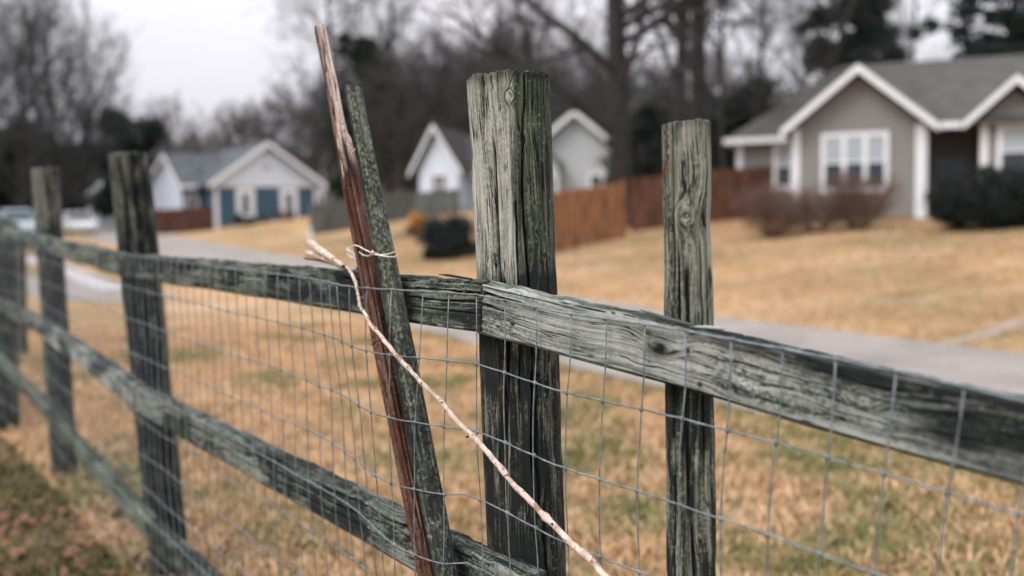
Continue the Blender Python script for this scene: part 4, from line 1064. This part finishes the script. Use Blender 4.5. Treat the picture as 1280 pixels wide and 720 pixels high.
# ------------------------------------------------------------------ cars
def car_mat(name, c): 
    m = simple(name, c, .25, .04, 2, spec=.5); return m
def make_car(name, loc, ang, paint, label, L_=4.5, W=1.78, Hh=1.45, kind='sedan'):
    root = empty(name, loc, ang); tag(root, label, 'car', 'cars parked along the street')
    # side profile, x forward; y width; z up
    if kind == 'suv':
        top = [(-2.2, .75), (-2.2, 1.0), (-2.1, 1.05), (.75, 1.05), (.95, 1.02), (2.0, .9), (2.22, .72)]
        gh = [(-2.1, 1.05), (-1.85, 1.62), (-1.5, 1.70), (.1, 1.70), (.45, 1.62), (1.05, 1.04)]
    elif kind == 'pickup':
        top = [(-2.6, .7), (-2.6, 1.05), (-.6, 1.05), (.95, 1.06), (1.1, 1.05), (2.3, 1.0), (2.5, .8)]
        gh = [(-.75, 1.05), (-.65, 1.7), (-.4, 1.78), (.4, 1.78), (.65, 1.7), (1.2, 1.05)]
    else:
        top = [(-2.2, .65), (-2.22, .92), (-2.1, .97), (-1.5, .98), (.9, .93), (1.1, .9), (2.0, .74), (2.22, .58)]
        gh = [(-1.75, .97), (-1.15, 1.36), (-.8, 1.44), (.1, 1.45), (.45, 1.38), (1.15, .92)]
    body = MB()
    low = [(2.24, .42), (2.15, .24), (1.78, .22), (1.70, .50), (1.52, .66), (1.26, .66), (1.08, .50), (1.0, .22), (-.98, .22), (-1.06, .50), (-1.24, .66), (-1.5, .66), (-1.68, .50), (-1.76, .22), (-2.15, .26), (-2.24, .45)]
    prof = top + low
    n = len(prof); hw = W / 2
    vs = []
    for (f, inn) in ((-1, .10), (-1, 0.0), (1, 0.0), (1, .10)):
        pass
    ys = [-hw, -hw + .06, hw - .06, hw]; shr = [.965, 1, 1, .965]
    cx, cz = 0, .62
    for yv, k in zip(ys, shr):
        for (x, z) in prof: vs.append((cx + (x - cx) * k, yv, cz + (z - cz) * k))
    fs = []
    for q in range(3):
        for i in range(n):
            j = (i + 1) % n; fs.append((q * n + i, q * n + j, (q + 1) * n + j, (q + 1) * n + i))
    fs.append(tuple(range(n))[::-1]); fs.append(tuple(3 * n + i for i in range(n)))
    body.add(vs, fs); bo = body.build('body', paint, root, bevel=.03)
    g_ = MB(); hb = hw - .06; ht = hw - .24
    def ywid(z): 
        z0, z1 = gh[0][1], max(q[1] for q in gh); return hb + (ht - hb) * (z - z0) / (z1 - z0)
    m_ = len(gh); vs = [(x, -ywid(z), z - .02) for x, z in gh] + [(x, ywid(z), z - .02) for x, z in gh]
    fs = [tuple(range(m_))[::-1], tuple(range(m_, 2 * m_))] + [(i, (i + 1) % m_, (i + 1) % m_ + m_, i + m_) for i in range(m_)]
    g_.add(vs, fs); g_.build('windows', MAT['paned'], root, bevel=.02)
    rf = MB(); t_ = [gh[1], gh[2], gh[3], gh[4]]
    vs = [(x, -ywid(z) - .012, z) for x, z in t_] + [(x, ywid(z) + .012, z) for x, z in t_] + [(x, -ywid(z) - .012, z - .05) for x, z in t_] + [(x, ywid(z) + .012, z - .05) for x, z in t_]
    fs = [(i, i + 1, i + 5, i + 4) for i in range(3)] + [(i + 8, i + 12, i + 13, i + 9) for i in range(3)] + [(i, i + 8, i + 9, i + 1) for i in range(3)] + [(i + 4, i + 5, i + 13, i + 12) for i in range(3)] + [(0, 4, 12, 8), (3, 11, 15, 7)]
    rf.add(vs, fs)
    for sgn in (-1, 1):       # pillars
        for a_, b_ in ((gh[0], gh[1]), (gh[4], gh[5])):
            rf.tube([(a_[0], sgn * (ywid(a_[1]) + .0), a_[1] - .02), (b_[0], sgn * (ywid(b_[1]) + .0), b_[1] - .02)], .035, 6)
        rf.tube([(-.35, sgn * (hb + .005), gh[0][1]), (-.38, sgn * (ht + .012), 1.42 if kind == 'sedan' else 1.68)], .03, 6)
    rf.build('roof', paint, root)
    for x in (1.39, -1.37):
        for s in (-1, 1):
            w_ = MB(); yy = s * (hw - .11); w_.tube([(x, yy - .10, .33), (x, yy - .09, .33), (x, yy + .09, .33), (x, yy + .10, .33)], [.29, .33, .33, .29], 20)
            wo = w_.build('wheel', MAT['rubber'], root, True); w2 = MB(); w2.tube([(x, yy - .105, .33), (x, yy + .105, .33)], .2, 14); w2.build('rim', MAT['rim'], wo, True)
    for s in (-1, 1):
        q = MB(); q.box(-2.26, -2.1, s * (hw - .2) - .16, s * (hw - .2) + .16, .68, .86); q.build('tail_light', MAT['lampred'], root)
        q = MB(); q.box(1.98, 2.2, s * (hw - .24) - .2, s * (hw - .24) + .2, .55, .68); q.build('headlight', MAT['lamp'], root)
        q = MB(); q.box(.75, .9, s * (hw + .08) - .08, s * (hw + .08) + .08, .93, 1.05); q.build('mirror', paint, root)
    q = MB(); q.box(-2.27, -2.15, -hw + .1, hw - .1, .32, .48); q.build('rear_bumper', MAT['rubber'], root)
    return root
rdir = math.atan2(.883, -.468)
pw = car_mat('white_car_paint', (.78, .78, .79)); ps = car_mat('silver_blue_car_paint', (.30, .36, .41)); pg = car_mat('dark_grey_car_paint', (.13, .16, .18)); pwh = car_mat('pale_blue_grey_car_paint', (.42, .50, .56))
def carpos(px, Y): x, y = gp(px, Y); return (x, y, gzf(x, y) + .02)
make_car('parked_car', carpos(101, 66), rdir + math.pi + .06, pw, 'white saloon car nearest on the road, nose towards the fence')
make_car('parked_car', carpos(83, 74), rdir + math.pi + .05, ps, 'silver-blue car parked just behind the white saloon, left side', kind='sedan')
make_car('parked_car', carpos(110, 92), rdir + math.pi, pw, 'white tall van-like car further up the street behind the white saloon', kind='suv')
make_car('parked_car', carpos(82, 96), rdir, pg, 'dark grey pickup truck furthest up the street by the trees', kind='pickup')
make_car('parked_car', carpos(24, 58), rdir + math.pi + .1, pwh, 'pale blue-grey tall car at the far left above the fence rail', kind='suv')

# ------------------------------------------------------------------ trees
def perp(d, rd):
    a = Vector((rd.gauss(0, 1), rd.gauss(0, 1), rd.gauss(0, 1))); a = a - d * a.dot(d); return a.normalized()
def grow(mbs, p, d, Ln, r, lvl, cfg, rd):
    n = cfg['seg'][lvl]; pts = [p.copy()]; rs = [r]; dirs = [d.copy()]
    end = cfg['end'][lvl]
    for i in range(n):
        d = (d + perp(d, rd) * cfg['wob'][lvl] + Vector((0, 0, cfg['trop'][lvl]))).normalized()
        p = p + d * (Ln / n); pts.append(p.copy()); rs.append(max(cfg['minr'], r * (1 - (1 - end) * (i + 1) / n))); dirs.append(d.copy())
    mbs[0 if lvl == 0 or (lvl == 1 and cfg.get('limb_in_trunk')) else 1].tube(pts, rs, cfg['sides'][lvl], cap=lvl < 2)
    if lvl + 1 >= len(cfg['seg']): return
    nb = cfg['nb'][lvl]
    for k in range(nb):
        t = cfg['t0'][lvl] + (1 - cfg['t0'][lvl]) * ((k + rd.random()) / nb); f = t * n; i = min(int(f), n - 1); q = pts[i].lerp(pts[i + 1], f - i)
        ang = R(rd.uniform(*cfg['ang'][lvl])); dd = dirs[i]
        nd = (dd * math.cos(ang) + perp(dd, rd) * math.sin(ang)).normalized()
        if lvl == 0 and nd.z < .0: nd.z = abs(nd.z) * .3; nd.normalize()
        rr = (rs[i] * (1 - f + i) + rs[min(i + 1, n)] * (f - i))
        grow(mbs, q, nd, Ln * rd.uniform(*cfg['len'][lvl]) * (1 - .45 * t if lvl == 0 else 1 - .25 * t), max(cfg['minr'], rr * cfg['rr'][lvl]), lvl + 1, cfg, rd)
CFG = dict(seg=[9, 7, 5, 3, 2], wob=[.05, .14, .2, .25, .3], trop=[.02, .06, .07, .05, .03], end=[.35, .25, .3, .4, .5], sides=[10, 6, 4, 3, 3], nb=[13, 7, 5, 3, 0], t0=[.25, .15, .15, .2, 0],
           ang=[(35, 70), (25, 60), (25, 60), (25, 60)], len=[(.38, .6), (.4, .6), (.4, .65), (.4, .7)], rr=[.5, .55, .6, .6], minr=.010)
def cfg(**k): c = dict(CFG); c.update(k); return c
def bare_tree(px, Y, h, r, seed, label, lean=(0, 0), c=None, name='bare_tree', group=None, base=None, bark='bark', twig='twig'):
    rd = random.Random(seed); c = c or CFG; x, y = gp(px, Y)
    root = empty(name, (x, y, gzf(x, y) - .1)); tag(root, label, 'tree', group)
    mbs = (MB(), MB()); grow(mbs, Vector((0, 0, 0)), Vector((lean[0], lean[1], 1)).normalized(), h, r, 0, c, rd)
    mbs[0].tube([(0, 0, -.1), (0, 0, .25), (0, 0, .7)], [r * 1.6, r * 1.2, r * .98], 10)
    mbs[0].build('trunk', MAT[bark], root, True); mbs[1].build('crown', MAT[twig], root, False)
    return root
def leaf_cloud(centers, radii, n, size, sd, flat=1.0, droop=0):
    r_ = np.random.default_rng(sd); centers = np.asarray(centers, float); radii = np.asarray(radii, float)
    pr = radii ** 2; pr = pr / pr.sum(); idx = r_.choice(len(centers), n, p=pr)
    v = r_.normal(size=(n, 3)); v /= np.linalg.norm(v, axis=1)[:, None]; rad = radii[idx] * r_.random(n) ** .45 * np.where(r_.random(n) < .14, 1.55, 1)
    P_ = centers[idx] + v * rad[:, None] * np.array([1, 1, flat])
    a = r_.normal(size=(n, 3)); a /= np.linalg.norm(a, axis=1)[:, None]; b = np.cross(a, r_.normal(size=(n, 3))); b /= np.linalg.norm(b, axis=1)[:, None]
    s = size * (.6 + .8 * r_.random(n))[:, None]
    V = np.stack([P_ - a * s, P_ + b * s * .45, P_ + a * s, P_ - b * s * .45], 1).reshape(-1, 3)
    return V, np.arange(n * 4).reshape(n, 4)
def evergreen(px, Y, h, w, seed, label, name='evergreen_tree', mat='needles', n=9000, leaf=.16, shape='round', crown0=.15, group=None, lean=0):
    rd = random.Random(seed); x, y = gp(px, Y); root = empty(name, (x, y, gzf(x, y) - .1)); tag(root, label, 'tree', group)
    tr = MB(); tr.tube([(0, 0, 0), (lean * .3, 0, h * .33), (lean * .7, 0, h * .66), (lean, 0, h * .97)], [h * .02 + .06, h * .016 + .04, h * .01 + .03, .03], 9)
    cs = []; rs = []
    k = int(30 if shape == 'round' else 80)
    for i in range(k):
        t = crown0 + (1 - crown0) * (i + .5) / k; 
        if shape == 'cone': rr = w * (1 - (t - crown0) / (1 - crown0)) * .9 + .3
        elif shape == 'pine': rr = w * math.sin(math.pi * min(1, .15 + .85 * (t - crown0) / (1 - crown0))) ** .6 * rd.uniform(.5, 1.1)
        else: rr = w * math.sqrt(max(.08, 1 - ((t - .5) / .56) ** 2))
        a = rd.uniform(0, 6.28); q = rd.uniform(.35, .9) * rr
        c = (math.cos(a) * q + lean * t, math.sin(a) * q, h * t + rd.uniform(-.3, .3)); cs.append(c); rs.append(max(.35, w * (.36 if shape != 'pine' else .26) * rd.uniform(.6, 1.2) * (1 if shape == 'round' else (1.15 - .6 * t))))
        tr.tube([(lean * t, 0, h * t - .3), tuple((Vector(c) + Vector((lean * t, 0, h * t - .3))) / 2), c], [h * .006 + .02, h * .004 + .012, .012], 4)
    tr.build('trunk', MAT['bark'], root, True)
    V, Q = leaf_cloud(cs, rs, n, leaf, seed, .7 if shape == 'round' else .8)
    fast_mesh('crown', V, Q, MAT[mat], root, False)
    return root
def shrub(px, Y, h, w, seed, label, mat='hedge', n=5000, leaf=.045, name='evergreen_shrub', group=None, k=16, dep=None):
    rd = random.Random(seed); x, y = gp(px, Y); root = empty(name, (x, y, gzf(x, y) - .03)); tag(root, label, 'shrub', group)
    st = MB(); cs = []; rs = []
    for i in range(k):
        a = rd.uniform(0, 6.28); q = math.sqrt(rd.random()) * .92; zz = h * rd.uniform(.14, .86) * math.sqrt(1 - .8 * q * q)
        c = (math.cos(a) * q * w / 2, math.sin(a) * q * (dep or w) / 2, zz); cs.append(c); rs.append(min(w, h) * .19 * rd.uniform(.6, 1.35))
        st.tube([(rd.uniform(-.1, .1), rd.uniform(-.1, .1), 0), (c[0] * .5, c[1] * .5, c[2] * .5), c], [.025, .017, .008], 4)
    st.build('stems', MAT['bark'], root, True)
    V, Q = leaf_cloud(cs, rs, n, leaf, seed, .95); fast_mesh('foliage', V, Q, MAT[mat], root, False)
    return root
def twig_shrub(px, Y, h, w, seed, label, n=26, name='bare_shrub', group=None, mat='redtwig', minr=.004):
    rd = random.Random(seed); x, y = gp(px, Y); root = empty(name, (x, y, gzf(x, y) - .03)); tag(root, label, 'shrub', group)
    mbs = (MB(), MB()); c = cfg(seg=[5, 4, 3], wob=[.13, .2, .25], trop=[.04, .06, .04], end=[.3, .4, .5], sides=[5, 3, 3], nb=[9, 6, 0], t0=[.2, .15, 0], ang=[(20, 50), (25, 55)], len=[(.3, .5), (.4, .6)], rr=[.6, .6], minr=minr)
    for i in range(n):
        a = rd.uniform(0, 6.28); t = R(rd.uniform(3, 62)); grow(mbs, Vector((math.cos(a) * .12, math.sin(a) * .12, 0)), Vector((math.cos(a) * math.sin(t) * w / h, math.sin(a) * math.sin(t) * w / h, math.cos(t))).normalized(), h * rd.uniform(.75, 1.0), .012, 0, c, rd)
    mbs[0].build('stems', MAT[mat], root, False); mbs[1].build('twigs', MAT[mat], root, False)
    return root

# shrubs
SG = 'shrubs in front of the houses'
twig_shrub(966, 27.6, 1.55, 1.3, 11, 'reddish bare twiggy shrub at the left corner of the taupe house', 62, group=SG)
twig_shrub(1020, 28.0, 1.15, 1.2, 12, 'thin sparse bare shrub between two fuller ones below the triple window', 40, group=SG)
twig_shrub(1074, 27.3, 1.6, 1.4, 13, 'reddish bare shrub beneath the right of the triple window', 62, group=SG)
shrub(1246, 24.6, 1.80, 3.0, 14, 'large dark green clipped hedge bush at the right frame edge before the second gable', n=42000, leaf=.04, k=70, name='hedge_bush', dep=1.6)
shrub(563, 32, 1.5, 2.1, 15, 'dark rounded evergreen bush beside the centre post', mat='needles', n=9000, leaf=.055, k=34)
shrub(550, 30.6, .7, 1.4, 25, 'low dark shrub at the foot of the rounded evergreen bush', n=4000, leaf=.04, k=14)
twig_shrub(515, 41.5, .6, 1.4, 26, 'low brown bare shrub spreading below the orange one', 24, mat='bark')
shrub(522, 43, 1.1, 1.0, 16, 'small orange leaved shrub left of the dark evergreen bush', mat='orange', n=2600, leaf=.05, k=9, name='orange_shrub')
shrub(309, 66.3, .95, 1.3, 17, 'dark low shrub under the left window of the blue house', n=2200, leaf=.06, k=10, group=SG)
shrub(334, 67.5, .8, .6, 18, 'smallest shrub, between the two windows of the blue house', mat='redfence', n=900, leaf=.06, k=6, group=SG)
shrub(359, 68.3, .85, 1.5, 19, 'wide low brown shrub under the right window of the blue house', mat='redfence', n=1800, leaf=.06, k=10, group=SG)

# main individual trees
bare_tree(781, 36, 22, .42, 101, 'huge dark bare tree behind the junction of the two board fences', c=cfg(nb=[26, 8, 6, 3, 0], t0=[.13, .12, .1, .2, 0], ang=[(40, 85), (25, 60), (25, 60), (25, 60)], trop=[.02, .035, .05, .05, .03], len=[(.30, .5), (.4, .6), (.4, .65), (.4, .7)], wob=[.035, .16, .2, .25, .3]), name='large_bare_tree')
bare_tree(846, 47, 22, .36, 102, 'bare tree trunk left of a close pair behind the red-brown fence', c=cfg(nb=[18, 7, 5, 3, 0]))
bare_tree(873, 49, 23, .48, 103, 'thickest bare trunk of the pair behind the red-brown fence', c=cfg(nb=[18, 7, 5, 3, 0]))
bare_tree(935, 58, 17, .20, 104, 'slender bare tree just left of the taupe house roof', lean=(.06, 0), c=cfg(nb=[14, 6, 4, 3, 0]))
bare_tree(975, 55, 16, .24, 105, 'bare tree leaning right over the left wing of the taupe house', lean=(.38, 0), c=cfg(nb=[14, 6, 4, 3, 0]))
evergreen(1075, 60, 15.5, 4.2, 106, 'dark pine rising behind the gable of the taupe house', 'pine_tree', 'pine', 24000, .17, 'pine', .38)
evergreen(1206, 62, 14.5, 1.5, 107, 'thin sparse pine behind the ridge of the taupe house', 'pine_tree', 'pine', 2600, .17, 'pine', .50)
evergreen(1262, 58, 16, 3.0, 108, 'dark pine at the top right corner of the view', 'pine_tree', 'pine', 14000, .17, 'pine', .48)
evergreen(455, 78, 13.5, 2.6, 109, 'tall ivy-covered dark tree behind the leaning stakes', 'ivy_covered_tree', 'ivy', 15000, .2, 'round', .12)
bare_tree(428, 80, 21, .26, 110, 'bare tree with wide fine branches left of the ivy-covered tree', lean=(-.02, 0), c=cfg(nb=[22, 7, 5, 4, 0], t0=[.3, .15, .15, .2, 0], minr=.013))
bare_tree(490, 84, 20, .34, 111, 'bare tree trunk close right of the ivy-covered tree', c=cfg(nb=[12, 6, 4, 3, 0], minr=.014))
UP = cfg(nb=[22, 7, 5, 3, 0], t0=[.08, .1, .15, .2, 0], ang=[(18, 42), (18, 40), (20, 45), (20, 50)], trop=[.02, .09, .08, .06, .03], minr=.013, len=[(.45, .75), (.4, .6), (.4, .6), (.4, .7)])
bare_tree(-12, 62, 12.5, .22, 112, 'upright bare tree at the far left frame edge', c=UP)
bare_tree(30, 68, 13.5, .22, 113, 'upright many-branched bare tree left of the pale topped post', c=UP)
bare_tree(72, 72, 15.0, .22, 114, 'tallest upright bare tree on the left, behind the pale topped post', c=UP)
bare_tree(108, 76, 12.0, .18, 115, 'shorter upright bare tree right of the tallest left one', c=UP)
evergreen(168, 92, 10.5, 4.0, 116, 'dark evergreen standing behind the leaning left post', n=16000, leaf=.22)
evergreen(20, 84, 8.5, 4.5, 117, 'dark evergreen at the left frame edge behind the pale car', n=14000, leaf=.22)
evergreen(70, 100, 8.6, 4.5, 118, 'broad dark evergreen above the parked cars', n=14000, leaf=.24)
evergreen(118, 108, 8.8, 4.5, 119, 'low dark evergreen between the cars and the distant white house', n=14000, leaf=.24)
evergreen(925, 62, 7.0, 3.0, 120, 'dark evergreen low behind the left wing of the taupe house', n=8000, leaf=.2)
evergreen(812, 44, 4.6, 2.0, 121, 'dark low evergreen between the bare trunks behind the red-brown fence', n=7000, leaf=.13)

bare_tree(1020, 66, 17, .2, 131, 'bare tree directly behind the apex of the front gable', lean=(.1, 0), c=cfg(nb=[16, 6, 4, 3, 0]))
bare_tree(1150, 70, 17, .2, 132, 'bare tree between the two pines behind the taupe house', lean=(-.05, 0), c=cfg(nb=[18, 6, 4, 3, 0]))
bare_tree(700, 60, 18, .22, 133, 'bare tree behind the pale grey house gable', lean=(-.08, 0), c=cfg(nb=[20, 7, 5, 3, 0]))
bare_tree(905, 52, 15, .16, 134, 'thin bare tree right of the thickest trunk of the pair', lean=(.05, 0), c=cfg(nb=[16, 6, 4, 3, 0]))
# far woodland that reads as one mass
def variant(seed, h):
    rd = random.Random(seed); mbs = (MB(), MB())
    c = cfg(seg=[5, 4, 3, 2], nb=[15, 7, 5, 0], t0=[.12, .15, .15, 0], sides=[4, 3, 3, 3], minr=.028, ang=[(22, 52), (25, 55), (25, 60)], trop=[.02, .07, .06, .04], end=[.3, .3, .4, .5], wob=[.05, .15, .2, .25], len=[(.4, .62), (.42, .62), (.42, .7)], rr=[.5, .55, .6])
    grow(mbs, Vector((0, 0, 0)), Vector((0, 0, 1)), h, .17, 0, c, rd)
    v = np.array(mbs[0].v + mbs[1].v); f0 = [f for f in mbs[0].f if len(f) == 4]; n0 = len(mbs[0].v)
    f1 = [tuple(i + n0 for i in f) for f in mbs[1].f if len(f) == 4]
    return v, np.array(f0 + f1)
VAR = [variant(200 + i, 12) for i in range(6)]
def woodland(name, spots, mat, label):
    VV = []; QQ = []; n0 = 0; r_ = np.random.default_rng(5)
    for i, (px, Y, sc) in enumerate(spots):
        v, q = VAR[i % len(VAR)]; a = r_.random() * 6.28; x, y = gp(px, Y); c, s = math.cos(a), math.sin(a)
        w = np.stack([(v[:, 0] * c - v[:, 1] * s), (v[:, 0] * s + v[:, 1] * c), v[:, 2]], -1) * sc + np.array([x, y, gzf(x, y) - .2])
        VV.append(w); QQ.append(q + n0); n0 += len(v)
    return tag(fast_mesh(name, np.concatenate(VV), np.concatenate(QQ), MAT[mat], None, False), label, 'woodland', kind='stuff')
r_ = random.Random(3); sp_ = []
def prof_h(px):      # height of the tree line above the horizon, in pixels of the 1280 wide frame
    return float(np.interp(px, [-150, 100, 180, 240, 300, 350, 420, 520, 560, 620, 680, 760, 900, 1000, 1100, 1300, 1450], [105, 105, 100, 105, 105, 115, 150, 160, 175, 190, 170, 150, 110, 95, 110, 130, 130]))
for i in range(150):
    px = -150 + 1600 * (i + r_.random()) / 150; Y = r_.uniform(95, 150); hpx = prof_h(px) * r_.uniform(.72, 1.02); sp_.append((px, Y, (hpx * Y / F + .4) / 11.2))
woodland('far_woodland', sp_, 'twighaze', 'bare brown winter woodland closing the view behind the houses')
sp_ = []
for i in range(75):
    px = 470 + 540 * (i + r_.random()) / 75; Y = r_.uniform(72, 92); hpx = float(np.interp(px, [470, 520, 620, 700, 880, 1000], [110, 160, 172, 168, 165, 115])) * r_.uniform(.6, 1.0); sp_.append((px, Y, (hpx * Y / F) / 11.2))
woodland('near_woodland', sp_, 'twighaze', 'tangle of bare brown saplings behind the white and grey houses')
# understorey: leaf-like brown brush + dark evergreen mass at the woodland's foot
cs = []; rs = []
for i in range(260):
    px = r_.uniform(-200, 1480); Y = r_.uniform(98, 135); x, y = gp(px, Y); z = gzf(x, y) + r_.uniform(0, 4.5 if px > 180 else 7); cs.append((x, y, z)); rs.append(r_.uniform(1.5, 3.2))
V, Q = leaf_cloud(cs, rs, 60000, .32, 9, .8)
tag(fast_mesh('woodland_undergrowth', V, Q, simple('brown_brush', (.075, .066, .054), .95, .5, .15), None, False), 'dark brown undergrowth at the foot of the far woodland', 'undergrowth', kind='stuff')

# ------------------------------------------------------------------ light
SUN_EL = R(48); SUN_AZ = R(-125)      # compass-like: direction towards the sun, from +Y clockwise
sd = Vector((math.sin(SUN_AZ) * math.cos(SUN_EL), math.cos(SUN_AZ) * math.cos(SUN_EL), math.sin(SUN_EL)))
ld = bpy.data.lights.new('sun', 'SUN'); ld.energy = 1.4; ld.angle = R(25); ld.color = (1, .97, .93)
lo = bpy.data.objects.new('sun', ld); col.objects.link(lo); lo.location = (0, 0, 30); lo.rotation_euler = sd.to_track_quat('Z', 'Y').to_euler()
wd = bpy.data.worlds.new('World'); scene.world = wd; wd.use_nodes = True; nt = wd.node_tree; bg = nt.nodes['Background']
sky = N(nt, 'ShaderNodeTexSky', sky_type='NISHITA'); sky.sun_disc = False; sky.sun_elevation = SUN_EL; sky.sun_rotation = SUN_AZ; sky.air_density = 1; sky.dust_density = 4
tc = N(nt, 'ShaderNodeTexCoord'); sp = N(nt, 'ShaderNodeSeparateXYZ'); L(nt, tc.outputs['Generated'], sp.inputs[0])
zz = math_(nt, 'MAXIMUM', sp.outputs[2], 0.0)
cl = noise(nt, vscale(nt, tc.outputs['Generated'], (1, 1, 2.5)), 1.6, 5, .5)
g1 = mixc(nt, mrange(nt, zz, .0, .9), (6.9, 6.8, 7.2), (20.2, 20.2, 21.0))
g2 = mixc(nt, mrange(nt, cl, .3, .7), (.90, .905, .93), (1.06, 1.04, 1.05))
ov = mixc(nt, 1.0, g1, g2, 'MULTIPLY')
fin = mixc(nt, .12, ov, sky.outputs[0])
L(nt, fin, bg.inputs['Color']); bg.inputs['Strength'].default_value = .1
vs = scene.view_settings; vs.view_transform = 'Standard'; vs.look = 'None'; vs.exposure = 0.14; vs.gamma = 1; vs.use_curve_mapping = False
scene.cycles.use_denoising = True; scene.cycles.max_bounces = 6
